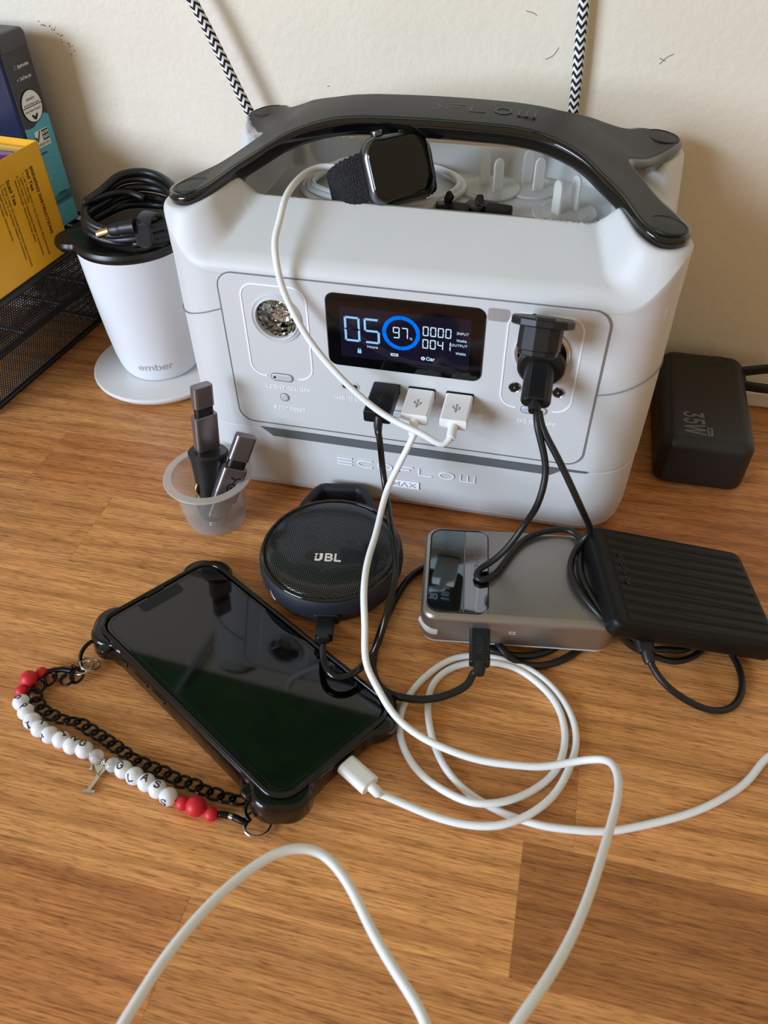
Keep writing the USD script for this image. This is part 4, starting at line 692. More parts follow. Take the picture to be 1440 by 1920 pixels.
for i in range(NL):
    s = (i+0.5)*L[-1]/NL; c = V(*[np.interp(s, L, CH[:, k]) for k in range(3)]); c2 = V(*[np.interp(s+0.001, L, CH[:, k]) for k in range(3)]); t = unit(c2-c); sd = unit(np.cross(V(0, 0, 1), t)); up_ = np.cross(t, sd)
    tw = 0.30+RNG.normal(0, .12); nz = math.cos(tw)*up_+math.sin(tw)*sd
    lk = trimesh.creation.torus(0.0033, 0.00072, 24, 8); ey = np.cross(nz, t)
    part(SR, 'chain_link', xf(lk, frame(c, t, ey) @ rot((0, 0, 1), 0.35) @ np.diag([1.20, 0.95, 1, 1]) @ rot((0, 1, 0), 0.16)), 'chain_black', smooth=True)
BE = mm([(-161.6, -165.5, 4.4), (-165.4, -171.1, 5.0), (-166.1, -177.9, 4.2), (-161.9, -184.5, 4.5), (-156.4, -188.9, 4.5), (-150.6, -192.9, 4.5), (-144.6, -195.9, 4.5), (-137.8, -197.9, 4.5), (-130.8, -199, 4.5), (-123.9, -200.7, 4.5), (-116.8, -201.4, 4.5), (-109.7, -203, 4), (-99.7, -205.3, 4), (-93.1, -206.6, 4.5), (-86.4, -208.4, 4.5), (-79.4, -210.2, 4.5), (-72.8, -212.1, 4.5), (-66.3, -214.3, 4.5), (-58.8, -215.5, 3.8), (-51.7, -216, 5), (-43.8, -217.3, 3.8)])
RB = [.0034, .0047, .0034]+[.0044]*8+[.0036, .0036]+[.0044]*5+[.0034, .0049, .0034]
KB = ['bead_red']*3+['bead_white']*8+['bead_clear']*2+['bead_white']*5+['bead_red']*3
LETTER = {3: ('S', 70, 150, -1.9), 4: ('P', 75, 120, -0.3), 5: ('I', 30, -80, 0.3), 6: ('T', 50, 60, 0.2), 7: ('T', 25, -120, -0.4), 8: ('I', 55, 60, 0.9), 9: ('N', 45, 70, -0.2), 10: ('G', 68, 105, 0.1), 13: ('G', 78, 180, 0.2), 14: ('L', 50, -100, 0.25), 15: ('A', 80, 90, -0.2), 16: ('S', 78, 60, -0.1), 17: ('S', 22, -100, -0.2)}
for i, (c, r, k) in enumerate(zip(BE, RB, KB)):
    c = V(c[0], c[1], r+0.0001); t = unit(BE[min(i+1, len(BE)-1)]-BE[max(i-1, 0)])
    prof = [(0.0006, -r*0.93)]+[(r*math.cos(a), r*math.sin(a)*0.96) for a in np.linspace(-1.25, 1.25, 13)]+[(0.0006, r*0.93)]
    b = part(SR, 'bead', xf(lathe(prof, 28), frame(c, unit(np.cross(V(0, 0, 1), t)), V(0, 0, 1)+0*t, None) if False else frame(c, unit(np.cross(V(0, 0, 1), t)), np.cross(t, unit(np.cross(V(0, 0, 1), t))))), k, smooth=True,
             label=None if k == 'bead_white' else ('matt red bead' if k == 'bead_red' else 'clear frosted bead'))
    if i in LETTER:
        ch, el, az, ro = LETTER[i]; el, az = math.radians(el), math.radians(az); d = V(math.cos(el)*math.cos(az), math.cos(el)*math.sin(az), math.sin(el))
        tm = text(ch, 0.0038, 0.0001, bold=True, center=True); tm = trimesh.remesh.subdivide_to_size(tm.vertices, tm.faces, 0.0006); tm = trimesh.Trimesh(*tm, process=False); tm.apply_transform(rot((0, 0, 1), ro+0.1))
        e1 = unit(V(1, 0, 0)-d*d[0]); e2 = np.cross(d, e1); vv = np.array(tm.vertices); ang = np.hypot(vv[:, 0], vv[:, 1])/r; dirn = vv[:, :2]/np.maximum(np.hypot(vv[:, 0], vv[:, 1])[:, None], 1e-9)
        rr = r*1.003+vv[:, 2]; P = c + rr[:, None]*(np.cos(ang)[:, None]*d+np.sin(ang)[:, None]*(dirn[:, :1]*e1+dirn[:, 1:]*e2))
        part(b, 'letter', trimesh.Trimesh(P, tm.faces, process=False), 'ink', smooth=False)
    if k == 'bead_red' or i in (10, 11, 12):
        q = BE[min(i+1, len(BE)-1)]; 
        if i < len(BE)-1: part(SR, 'spacer', xf(lathe([(0, -0.0009), (0.0010, -0.0009), (0.0012, 0), (0.0010, 0.0009), (0, 0.0009)], 14), along(V(*((c+V(q[0], q[1], c[2]))/2)), V(q[0], q[1], c[2]))), 'bead_red' if k == 'bead_red' and i != 2 else 'steel')
TH = np.vstack([mm([(-146, -163.5, 5)]), BE, mm([(-39.4, -216.6, 3.6)])]); TH[:, 2] = np.maximum(TH[:, 2]*0.95, 0.003)
part(SR, 'thread', tube(spline(TH, 0.0015), 0.0004, 6), 'cable_black', smooth=True)
for c, R, r, n_, m in (((-0.1378, -0.1562, 0.0062), .0049, .0006, (0.25, 0.3, 0.85), 'steel'), ((-0.1402, -0.1585, 0.0052), .0052, .0006, (-0.3, 0.2, 0.9), 'steel'), ((-0.1435, -0.1600, 0.0058), .0030, .0006, (0.2, 0.9, 0.2), 'chain_black'), ((-0.0218, -0.2165, 0.0024), .0062, .0008, (0.1, 0.15, 1), 'steel')):
    part(SR, 'ring', torus(V(*c), R, r, V(*n_), n=36), m, smooth=True, label='silver ring' if m == 'steel' else None)
part(SR, 'carry_loop', tube(spline(mm([(-133.5, -144, 10.5), (-138.5, -145.5, 13), (-142.2, -150, 12), (-143.4, -155, 8.5), (-142, -158.5, 5.5)]), 0.001), 0.0011, 10), 'chain_black', smooth=True)
part(SR, 'carry_loop', tube(spline(mm([(-15.5, -200.5, 9), (-22, -204.5, 9), (-28, -209, 7.5), (-28.5, -213.5, 5), (-25, -216.5, 3.6)]), 0.001), 0.0011, 10), 'chain_black', smooth=True)
part(SR, 'clasp', tube(spline(mm([(-40.5, -216.4, 3.4), (-36, -216.2, 3.6), (-32, -216.5, 3.8), (-28, -217.4, 3.6), (-25.8, -217.8, 3.2)]), 0.001), [0.0009]*1+[0.0018]*4+[0.0021]*3+[0.0013]*20 if False else 0.0016, 10), 'chain_black', smooth=True)
part(SR, 'clasp', tube(spline(mm([(-158.4, -164.2, 4.2), (-154, -162.6, 4.8), (-149.5, -161.8, 5.2), (-145, -161.6, 5.4)]), 0.001), 0.0015, 10), 'chain_black', smooth=True)
part(SR, 'crimp', xf(lathe([(0, 0), (0.0016, 0), (0.0016, 0.0018), (0, 0.0018)], 14), along(mm((-35.2, -216.2, 3.7)), mm((-31, -216.6, 3.8)))), 'steel')
sv = unary_union([LineString([(-.0036, .0120), (-.0034, .0136), (.0034, .0138), (.0008, .0082), (-.0010, .0010)]).buffer(0.0010, cap_style='square', join_style='mitre'), LineString([(-.0030, .0004), (.0012, .0006)]).buffer(0.0008, cap_style='square'), LineString([(-.0036, .0112), (-.0036, .0134)]).buffer(0.0007, cap_style='square')])
svp = ccw(np.array(sv.buffer(-0.0002).buffer(0.0002).exterior.coords[:-1]))
part(SR, 'number_charm', xf(slab(svp, [(0.0003, 0), (0, 0.0004), (0, 0.0010), (0.0003, 0.0014)]), frame(V(-0.1050, -0.2196, 0.0006), V(0.985, 0.10, 0), V(0.10, 1, 0.05))), 'steel', smooth=20, label='silver numeral seven charm')
part(SR, 'ring', torus(V(-0.1049, -0.2045, 0.0030), .0016, .0004, V(0.8, 0.3, 0.4), n=20), 'steel', smooth=True)

# ================================================================== MUG, COASTER, COILED CABLE
MC = V(-0.2212, 0.1172, 0.0)
CO = thing('charging_coaster', 'round white coaster under the mug', 'coaster', MC)
part(CO, 'plate', xf(lathe([(0, 0.0008), (0.0470, 0.0008), (0.0505, 0.0022), (0.0530, 0.0050), (0.0536, 0.0068), (0.0533, 0.0080), (0.0520, 0.0086), (0.0300, 0.0080), (0, 0.0080)], 96), tr(*MC)), 'coaster_white', smooth=40)
part(CO, 'foot_ring', xf(lathe([(0, 0), (0.0440, 0), (0.0440, 0.0010), (0, 0.0010)], 64), tr(*MC)), 'button_grey')
MG = thing('mug', 'white tapered mug with a black lid on the round coaster', 'mug', MC+V(0, 0, .008))
mprof = [(0, 0.0083), (0.0262, 0.0083), (0.0280, 0.0090), (0.0290, 0.0106), (0.0291, 0.0110), (0.0293, 0.0110), (0.0306, 0.0138), (0.0318, 0.0180), (0.0332, 0.0260), (0.0350, 0.0430), (0.0365, 0.0620), (0.0379, 0.0850), (0.0391, 0.1085), (0.0389, 0.1100), (0.0376, 0.1102), (0.0370, 0.1000), (0, 0.1000)]
part(MG, 'body', xf(lathe(mprof, 96), tr(*MC)), 'mug_white', smooth=35)
tm = text('ember', 0.0058, 0.0003, wide=1.10, center=True); tm = trimesh.Trimesh(*trimesh.remesh.subdivide_to_size(tm.vertices, tm.faces, 0.002), process=False); vv = np.array(tm.vertices); rr = np.interp(0.0235+vv[:, 1], [0.015, 0.026, 0.043], [0.0310, 0.0332, 0.0350])+vv[:, 2]+0.00002; ph0 = math.radians(-70)
aa = ph0+vv[:, 0]/0.0328; part(MG, 'lettering', trimesh.Trimesh(np.c_[MC[0]+rr*np.cos(aa), MC[1]+rr*np.sin(aa), 0.0235+vv[:, 1]-0.0], tm.faces, process=False), 'print_grey', smooth=False)
lid = unary_union([Point(0, 0).buffer(0.0406, 32), LineString([(0, 0), (-0.0340, -0.0150)]).buffer(0.0150, 20)]).buffer(0.006).buffer(-0.012).buffer(0.006, 12)
part(MG, 'lid', xf(slab(ccw(np.array(lid.exterior.coords[:-1])), [(0.0050, 0.1085), (0.0014, 0.1090), (0, 0.1112), (0, 0.1130), (0.0012, 0.1152), (0.0040, 0.1158), (0.0060, 0.1150)]), tr(*MC)), 'lid_black', smooth=40, label='black lid with a pouring ear on the left')
CB = thing('coiled_cable', 'coil of black cable with a gold-tipped plug lying on the mug lid', 'cable', MC+V(0, 0, .1155))
cp_ = []
for i in range(0, 64):
    a = -1.2+i*2*PI/11.0; k = i/63.0; R = 0.0305+0.0022*math.sin(1.7*i)+0.0015*math.sin(0.9*i); tl = 0.04+0.24*max(0, k-0.35)/0.65
    x, y = R*math.cos(a), R*0.96*math.sin(a); z = 0.1190+0.0105*k+tl*(y+0.026)+0.0012*math.sin(2.3*i)
    cp_.append((MC[0]+0.0055+x, MC[1]+0.001+y, max(z, 0.1188)))
cp_ += [(MC[0]-0.012, MC[1]+0.020, 0.1330), (MC[0]+0.004, MC[1]+0.022, 0.1290)]
part(CB, 'coil', tube(spline(cp_, 0.003), 0.0027, 12), 'cable_black', smooth=True)
P0, P1, P2 = V(-0.2278, 0.0885, 0.1248), V(-0.2190, 0.0896, 0.1278), V(-0.2000, 0.0920, 0.1315)
bp = part(CB, 'barrel_plug', xf(lathe([(0, 0.0), (0.0034, 0), (0.0042, 0.0020), (0.0046, 0.0050), (0.0046, 0.0075), (0.0043, 0.0078), (0.0043, 0.0086), (0.0046, 0.0090), (0.0048, 0.0190), (0, 0.0192)], 28), along(P1, P2)), 'plug_black', smooth=30)
part(bp, 'gold_tip', xf(lathe([(0.0012, 0.0004), (0.0016, -0.0002), (0.0026, 0.0), (0.0027, 0.0006), (0.0027, 0.0100), (0, 0.0100)], 28), along(P0, P1)), 'gold', smooth=30, label='gold barrel tip')
part(CB, 'cord_tail', tube(spline([P2, V(-0.194, 0.0982, 0.131), V(-0.188, 0.101, 0.128), V(-0.185, 0.112, 0.124)], 0.002), 0.0026, 12), 'cable_black', smooth=True)
vs = [(0.0080*math.cos(a), 0.0098*math.sin(a)) for a in np.linspace(0, 2*PI, 25)]
part(CB, 'hook_and_loop_strap', tube(np.array([V(-0.1935, 0.1000, 0.1285)+V(0.25*x, x*0.92, z*0.88) for x, z in vs]), 0.0010, 12, flat=6.0, hint=V(1, -0.25, 0), caps=False), 'velcro', smooth=True, label='dark hook-and-loop strap around the coil')
part(CB, 'strap_tab', xf(rbox(0.0130, 0.0150, 0.0024, 0.0060, 0.0010), frame(V(-0.1945, 0.0905, 0.1262), V(1, -0.1, 0.1), V(-0.1, 0.35, 0.93))), 'velcro', label='rounded end of the strap')

# ================================================================== LITTLE CLEAR CUP WITH ADAPTERS
CC = V(-0.1165, -0.0310, 0.0)
CU = thing('plastic_cup', 'small clear plastic cup holding adapters', 'cup', CC)
part(CU, 'wall', xf(lathe([(0, 0.0003), (0.0165, 0.0003), (0.0184, 0.0012), (0.0192, 0.0040), (0.0216, 0.0270), (0.0226, 0.0370), (0.0222, 0.0370), (0.0212, 0.0270), (0.0188, 0.0042), (0.0180, 0.0018), (0, 0.0009)], 72), tr(*CC)), 'cup_frost', smooth=40)
part(CU, 'rim', xf(lathe([(0.0224, 0.0362), (0.0268, 0.0364), (0.0271, 0.0370), (0.0268, 0.0376), (0.0222, 0.0378), (0.0220, 0.0370), (0.0224, 0.0362)], 72), tr(*CC)), 'cup_rim_frost', smooth=25, label='flat frosted rim')
CN = thing('car_charger', 'black flared car charger standing in the clear cup', 'car charger', V(-0.1148, -0.0400, 0.002))
A0, A1 = V(-0.1150, -0.0410, 0.0022), V(-0.1150, -0.0272, 0.0520); AM = along(A0, A1); AL = np.linalg.norm(A1-A0)
part(CN, 'body', xf(lathe([(0, 0.0060), (0.0060, 0.0060), (0.0078, 0.0090), (0.0084, 0.0120), (0.0086, 0.0140), (0.0094, 0.0146), (0.0094, 0.0200), (0.0090, 0.0215), (0.0090, 0.0300), (0.0096, 0.0380), (0.0108, 0.0460), (0.0120, 0.0505), (0.0121, AL), (0.0112, AL+0.0012), (0, AL+0.0012)], 44), AM), 'plug_black', smooth=35)
part(CN, 'metal_tip', xf(lathe([(0, 0), (0.0022, 0.0002), (0.0030, 0.0014), (0.0031, 0.0064), (0, 0.0064)], 24), AM), 'chrome', smooth=30, label='bright metal tip')
for a in (-2.2, 0.9):
    part(CN, 'spring_contact', xf(tube(spline([V(0.0088*math.cos(a), 0.0088*math.sin(a), z) for z in (0.0225, 0.0250)]+[V(0.0106*math.cos(a), 0.0106*math.sin(a), 0.0285), V(0.0092*math.cos(a), 0.0092*math.sin(a), 0.0330)], 0.0008), 0.0016, 8, flat=0.4, hint=V(math.cos(a), math.sin(a), 0)), AM), 'gold', smooth=True)
def adapter(label, P, Qp, spin, tail):
    """Aluminium USB adapter: flat body, black neck, small capped end; P lower end, Qp upper end."""
    t = thing('usb_adapter', label, 'adapter', P, 'metal adapters in the clear cup'); M = along(P, Qp) @ rot((0, 0, 1), spin); Lt = np.linalg.norm(Qp-P)
    part(t, 'body', xf(slab(rrect(0.0152, 0.0074, 0.0022, 6), [(0.0004, 0), (0, 0.0004), (0, 0.0228), (0.0004, 0.0232)]), M), 'space_grey', smooth=30)
    part(t, 'neck', xf(slab(rrect(0.0112, 0.0062, 0.0024, 6), [(0, 0.0230), (0, 0.0320)]), M), 'rubber_black')
    part(t, 'capped_end', xf(slab(rrect(0.0126, 0.0066, 0.0022, 6), [(0.0004, 0.0285), (0, 0.0289), (0, Lt-0.0004), (0.0004, Lt)]), M), 'space_grey', smooth=30)
    if tail:
        p = part(t, 'metal_shell', xf(slab(rrect(0.0120, 0.0046, 0.0006, 3), [(0, -0.0120), (0, 0.0002)]), M), 'steel')
        part(p, 'opening', xf(rbox(0.0104, 0.0020, 0.0004, 0.0003, 0.0001), M @ tr(0, 0.0006, -0.0123)), 'hole_black')
    return t, M
adapter('grey metal adapter standing on the black car charger', A1+0.0014*unit(A1-A0)+V(-0.0010, 0.0012, 0), V(-0.1148, -0.0190, 0.0950), 0.95, False)
t, M = adapter('grey metal adapter with a black emblem leaning in the clear cup', V(-0.1045, -0.0400, 0.0262), V(-0.0905, -0.0222, 0.0650), 0.52, True)
fl = M @ frame(V(0.0006, -0.00372, 0.0105), V(1, 0, 0), V(0, 0, 1))
part(t, 'emblem', xf(trimesh.util.concatenate([extr(Point(0, 0).buffer(0.0030).difference(Point(0, 0).buffer(0.0021)), 0.0001), extr(Point(0, 0).buffer(0.0009), 0.0001), strokes([[(0.0003, 0.0029), (0.0008, 0.0062)], [(-0.0022, 0.0072), (0.0008, 0.0058), (0.0036, 0.0074)]], 0.0009)]), fl), 'ink', smooth=False, label='black ring-and-wings emblem')

# ================================================================== THINGS IN THE STATION'S TRAY
TF = 0.1673
def outlet_cover(label, c, r, th, tilt=0.0):
    t = thing('outlet_cover', label, 'outlet cover', V(c[0], c[1], TF), 'clear outlet covers in the tray'); M = tr(c[0], c[1], TF+0.0002+abs(tilt)*r) @ rot((math.cos(th), math.sin(th), 0), tilt) @ rot((0, 0, 1), th)
    part(t, 'disc', xf(lathe([(0, 0), (r-0.0004, 0), (r, 0.0006), (r-0.0004, 0.0012), (r*0.55, 0.0016), (0, 0.0016)], 56), M), 'cover_clear', smooth=30)
    for s in (-1, 1):
        part(t, 'prong', xf(slab(np.array([(-.0032, 0), (.0032, 0), (.0032, .0150), (.0024, .0172), (.0010, .0182), (-.0010, .0182), (-.0024, .0172), (-.0032, .0150)]), [(0.0002, -0.0008), (0, -0.0006), (0, 0.0006), (0.0002, 0.0008)]), M @ frame(V(0.0063*s, 0.0, 0.0012), V(0, -1, 0), V(0, 0, 1))), 'cover_clear', smooth=20)
    for s in (-1, 1): part(t, 'finger_grip', xf(rbox(0.0050, 0.0022, 0.0008, 0.001, 0.0003), M @ tr(0.0030*s, -r*0.72*s, 0.0010)), 'cover_clear')
outlet_cover('clear plastic outlet cover nearest the watch', (0.0282, 0.1060), 0.0172, -0.80, 0.03)
outlet_cover('clear plastic outlet cover between the other two', (0.0512, 0.1135), 0.0165, -0.95)
outlet_cover('clear plastic outlet cover nearest the right handle leg', (0.0722, 0.0815), 0.0178, 0.75, -0.02)
def bits(label, parts_):
    t = thing('rubber_cap', label, 'rubber cap', V(parts_[0][1][0], parts_[0][1][1], TF), 'rubber caps in the tray')
    for n, c, sz, rz, rx in parts_: part(t, n, xf(slab(rrect(sz[0], sz[1], min(sz[0], sz[1])*0.32, 4), rnd(0, sz[2], 0.0006, 2)), tr(*c) @ rot((0, 0, 1), rz) @ rot((1, 0, 0), rx)), 'rubber_black')
bits('small black rubber cap with an upright stem next to the watch', [('cap', (0.0060, 0.0735, TF), (0.0085, 0.0070, 0.0045), 0.3, 0), ('stem', (0.0075, 0.0765, TF+0.004), (0.0030, 0.0050, 0.0060), 0.8, 0.5)])
bits('small black rubber cap second from the watch', [('cap', (0.0150, 0.0730, TF), (0.0125, 0.0075, 0.0040), -0.15, 0.25)])
bits('star-shaped black rubber cap against the front disc', [('cap', (0.0235, 0.0755, TF), (0.0120, 0.0085, 0.0045), -0.5, 0.1), ('stem', (0.0245, 0.0805, TF+0.0030), (0.0042, 0.0060, 0.0060), 0.3, 0.9)])
bits('flat black rubber cap right of the star-shaped one', [('cap', (0.0370, 0.0725, TF), (0.0150, 0.0060, 0.0060), -0.10, 0.25), ('flap', (0.0300, 0.0765, TF+0.004), (0.0120, 0.0055, 0.0014), -0.2, 0.1)])
# --- watch
WX = unit(V(0.701, 0.713, -0.030)); Wv = V(-0.278, 0.311, 0.909); Wv = unit(Wv-WX*(Wv@WX)); Wn = np.cross(WX, Wv)
WCN = V(-0.0136, 0.0548, 0.1963); WM = frame(WCN, WX, Wv)   # local x along the strap, y towards the crown, z out of the glass
WA = thing('watch', 'dark grey smartwatch with a braided black band resting in the tray', 'watch', WCN)
part(WA, 'case', xf(slab(rrect(0.0408, 0.0352, 0.0100, 10), [(0.0050, -0.0096), (0.0018, -0.0088), (0.0004, -0.0068), (0, -0.0048), (0.0003, -0.0022), (0.0012, -0.0008), (0.0018, -0.0004)]), WM), 'watch_case', smooth=50)
gw = part(WA, 'glass', xf(slab(rrect(0.0376, 0.0320, 0.0088, 10), [(0, -0.0010), (0.0001, -0.0004), (0.0010, 0.0006), (0.0024, 0.0011), (0.0060, 0.0013)]), WM), 'watch_glass', smooth=60)
part(WA, 'crown', xf(lathe([(0.0030, 0), (0.0033, 0.0006), (0.0033, 0.0020), (0.0028, 0.0026), (0, 0.0027)], 30), WM @ frame(V(-0.0085, 0.0172, -0.0046), V(1, 0, 0), V(0, 0, -1))), 'watch_case', smooth=30)
part(WA, 'side_button', xf(rbox(0.0110, 0.0026, 0.0007, 0.001, 0.0003), WM @ frame(V(0.0100, 0.0172, -0.0046), V(1, 0, 0), V(0, 0, -1))), 'watch_case')
part(WA, 'sensor_back', xf(lathe([(0.0130, 0), (0.0120, 0.0014), (0.006, 0.0020), (0, 0.0020)], 40), WM @ tr(0, 0, -0.0094) @ rot((1, 0, 0), PI)), 'watch_glass')
aa = np.linspace(0, 1, 61); bl = []
for k in aa:
    t = PI*0.5 + 0.60 + k*(2*PI-1.20); bl.append((0.0300*math.cos(t), 0.0, -0.0225+0.0195*math.sin(t)))
bl = np.array([(-0.0188, 0, -0.0058)]+bl[2:-2]+[(0.0188, 0, -0.0058)]) if True else bl
Bm, Buv = tube(spline(bl, 0.0015), 0.0108, 40, uv=True, flat=0.13, hint=None)
C = spline(bl, 0.0015); T = np.gradient(C, axis=0); T /= np.linalg.norm(T, axis=1, keepdims=True); a = np.linspace(0, 2*PI, 41); vv, uv = [], []; Ls = np.r_[0, np.cumsum(np.linalg.norm(np.diff(C, axis=0), axis=1))]
for i in range(len(C)):
    nrm = np.cross(V(0, 1, 0), T[i]); pw = 0.0118*np.sign(np.cos(a))*np.abs(np.cos(a))**0.35; pt = 0.0013*np.sign(np.sin(a))*np.abs(np.sin(a))**0.6*(1+0.22*np.sin(Ls[i]*1900+np.round(pw*900)*PI*0.5)*(np.abs(np.sin(a)) > .2))
    edge = 0.0006*np.sin(Ls[i]*2100)*(np.abs(np.cos(a)) > .7)*np.sign(np.cos(a))
    vv.append(C[i]+np.outer(pw+edge, V(0, 1, 0))+np.outer(pt, nrm)); uv.append(np.c_[np.cumsum(np.r_[0, np.hypot(np.diff(pw), np.diff(pt))])/0.046, np.full(41, Ls[i]/0.0125)])
vv = [v_+np.c_[np.zeros(41), 0.26*np.minimum(v_[:, 2]+0.006, 0), np.zeros(41)] for v_ in vv]      # the free side of the band sags
fidx = []
for i in range(len(C)-1):
    for j in range(40): p, q = i*41+j, (i+1)*41+j; fidx += [(p, p+1, q+1), (p, q+1, q)]
part(WA, 'braided_band', xf(trimesh.Trimesh(np.vstack(vv), fidx, process=False), WM), 'braid', smooth=True, uv=np.vstack(uv)*[1, 1], label='braided black band with light flecks')

# ================================================================== LEFT: ORGANISER, TEA BOXES
TA = V(-0.3228, 0.0429, 0.0); TD = V(0.1108, 0.9938, 0.0); TN = V(0.9938, -0.1108, 0.0)   # side panel's line on the desk and its outward normal
def tp(s, z, o=0.0): return TA+TD*s+TN*o+V(0, 0, z)
OR = thing('desk_organiser', 'black wire-mesh desk organiser under the yellow and navy tea packs', 'organiser', tp(0.02, 0, -0.1))
H1 = 0.0870; OV = 0.0300; S0, S1, DP = -0.012, 0.1310, -0.230      # the long side leans outwards towards its rim
def rod(par, a, b, r=0.0016, n='frame_rod'): return part(par, n, tube(np.array([a, (np.asarray(a)+b)/2, b]), r, 8), 'wire_black', smooth=True)
def side_o(z): return OV*z/H1
for z in (0.0022, H1):
    for o in (side_o(z), DP): rod(OR, tp(S0, z, o), tp(S1, z, o), 0.0022)
    for s in (S0, S1): rod(OR, tp(s, z, side_o(z)), tp(s, z, DP), 0.0022)
for s in (S0, S1): rod(OR, tp(s, 0.001, 0), tp(s, H1, OV), 0.0022); rod(OR, tp(s, 0.001, DP), tp(s, H1, DP), 0.0022)
def mesh_panel(P, a, b, La, Lb, name='mesh_panel', pitch=0.0024, r=0.00042):
    """Woven wire: two families of straight wires over a parallelogram P + i*a + j*b."""
    out = []; a, b = unit(a), unit(b); n = np.cross(a, b)
    def wire(p, q):
        L = np.linalg.norm(q-p); m = trimesh.creation.cylinder(r, L, 4); m.apply_translation((0, 0, L/2)); return xf(m, along(p, q))
    for i in range(int(La/pitch)+1): out.append(wire(P+a*i*pitch, P+a*i*pitch+b*Lb))
    for j in range(int(Lb/pitch)+1): out.append(wire(P+b*j*pitch+n*r, P+b*j*pitch+a*La+n*r))
    return part(OR, name, trimesh.util.concatenate(out), 'wire_black', smooth=False, kind='stuff')
mesh_panel(tp(S0, 0.003), TD, TN*OV+V(0, 0, H1), S1-S0, math.hypot(H1, OV)-0.004)
mesh_panel(tp(S1, 0.003), -TN, V(0, 0, 1), -DP, H1-0.004)
mesh_panel(tp(S0, H1-0.0012, OV), TD, -TN, S1-S0, OV-DP, pitch=0.0030)
mesh_panel(tp(S0, 0.040, 0.006), TD, -TN, S1-S0-0.004, -DP-0.01, pitch=0.0030)
for s in (0.0, 0.045, 0.09, 0.125): rod(OR, tp(s, 0.040, 0.007), tp(s, 0.040, DP+0.003), 0.0022)
for o in (0.007, -0.05, -0.11): rod(OR, tp(S0, 0.040, o), tp(0.127, 0.040, o), 0.0024)
# raised back tier that carries the tin
for o in (0.024, -0.060):
    rod(OR, tp(0.104, 0.0982, o), tp(0.130, 0.0982, o), 0.0016)
    for s in (0.104, 0.130): rod(OR, tp(s, H1, o), tp(s, 0.0982, o), 0.0016)
for s in (0.104, 0.117, 0.130): rod(OR, tp(s, 0.0982, 0.024), tp(s, 0.0982, -0.060), 0.0016)
# tea tin (thin navy carton with grey end face)
TW = unit(V(-0.0027, -0.0245, 0)); TNn = V(-TW[1], TW[0], 0); 
if TNn[0] < 0: TNn = -TNn
TE = V(-0.2900, 0.1620, 0.0); TZ0, TZ1 = 0.1005, 0.2162
def tn(s, z, o=0.0): return TE+TW*s+TNn*o+V(0, 0, z)      # s from the back edge forwards, o out of the end face
TT = thing('tea_box', 'tall navy tea box with grey lid and teal end near the wall', 'box', tn(0.015, TZ0, -0.03))
TMx = frame(tn(0.0150, TZ0, -0.0305), TNn, -TW)
part(TT, 'body', xf(slab(rrect(0.0610, 0.0290, 0.0030, 5), [(0.0006, 0), (0, 0.0008), (0, TZ1-TZ0)]), TMx), 'tin_navy', smooth=30)
part(TT, 'lid', xf(slab(rrect(0.0630, 0.0308, 0.0042, 6), [(0, TZ1-TZ0+0.0006), (0, TZ1-TZ0+0.0080), (0.0012, TZ1-TZ0+0.0102), (0.0030, TZ1-TZ0+0.0108)]), TMx), 'tin_lid', smooth=40, label='grey lid')
TFR = lambda s, z, o=0.0003: frame(tn(s*1.17, TZ0+(z-0.1047)*1.012+0.0003, o), -TW, V(0, 0, 1), TNn)
TFM = lambda s, z, o=0.0003: TFR(s, z, o) @ np.diag([1.16, 1.03, 1, 1])     # drawing plane of the end face, x towards the back
ef = part(TT, 'end_face', xf(slab(rrect(0.0225, 0.1135, 0.0006, 2), [(0, 0), (0.0001, 0.0003)]), TFM(0.0128, 0.1618, 0.0001)), 'tin_grey', smooth=False, label='dark grey end panel')
wave = [(-0.0113, -0.0400)]+[(0.0113, -0.0400), (0.0113, 0.0163), (0.0092, 0.0178), (0.0070, 0.0182), (0.0040, 0.0172), (0.0010, 0.0150), (-0.0040, 0.0128), (-0.0080, 0.0130), (-0.0113, 0.0138)]
part(ef, 'teal_panel', xf(extr(Polygon(wave), 0.0001), TFM(0.0128, 0.1605, 0.0006) @ tr(0, -0.0190, 0) @ np.diag([1, 1, 1, 1]) @ tr(0, 0.0190, 0)), 'tin_teal', smooth=False)
part(ef, 'teal_panel', xf(extr(Polygon(rrect(0.0226, 0.0212, 0.0002, 1)), 0.0001), TFM(0.0128, 0.1158, 0.0006)), 'tin_teal', smooth=False)
bdg = part(ef, 'award_badge', xf(extr(Point(0, 0).buffer(0.0096, 28), 0.0001), TFR(0.0128, 0.1858, 0.0008)), 'plug_white', smooth=False, label='round white award badge')
part(bdg, 'badge_edge', xf(extr(Point(0, 0).buffer(0.0101, 28).difference(Point(0, 0).buffer(0.0096, 28)), 0.0001), TFR(0.0128, 0.1858, 0.00085)), 'ink', smooth=False)
part(bdg, 'badge_line', xf(strokes([[(-0.0096, 0), (0.0096, 0)]], 0.0004), TFR(0.0128, 0.1858, 0.0009)), 'ink', smooth=False)
for s, z, h, m, w in (('WINNER', 0.1902, 0.0014, 'ink', 0.9), ('world tea expo', 0.1872, 0.0014, 'ink', 1.0), ('Best New Product', 0.1834, 0.0013, 'ink', 0.9)):
    part(bdg, 'lettering', xf(text(s, h, 0.0001, wide=w, center=True), TFM(0.0128, z, 0.0009)), m, smooth=False)
part(bdg, 'leaf_symbol', xf(trimesh.util.concatenate([extr(affinity.rotate(affinity.scale(Point(0, 0).buffer(0.0009), 1.0, 2.4), q*40, origin=(0, -0.0016)), 0.0001) for q in (-1, 1)]), TFM(0.0128, 0.1795, 0.0009)), 'ink', smooth=False)
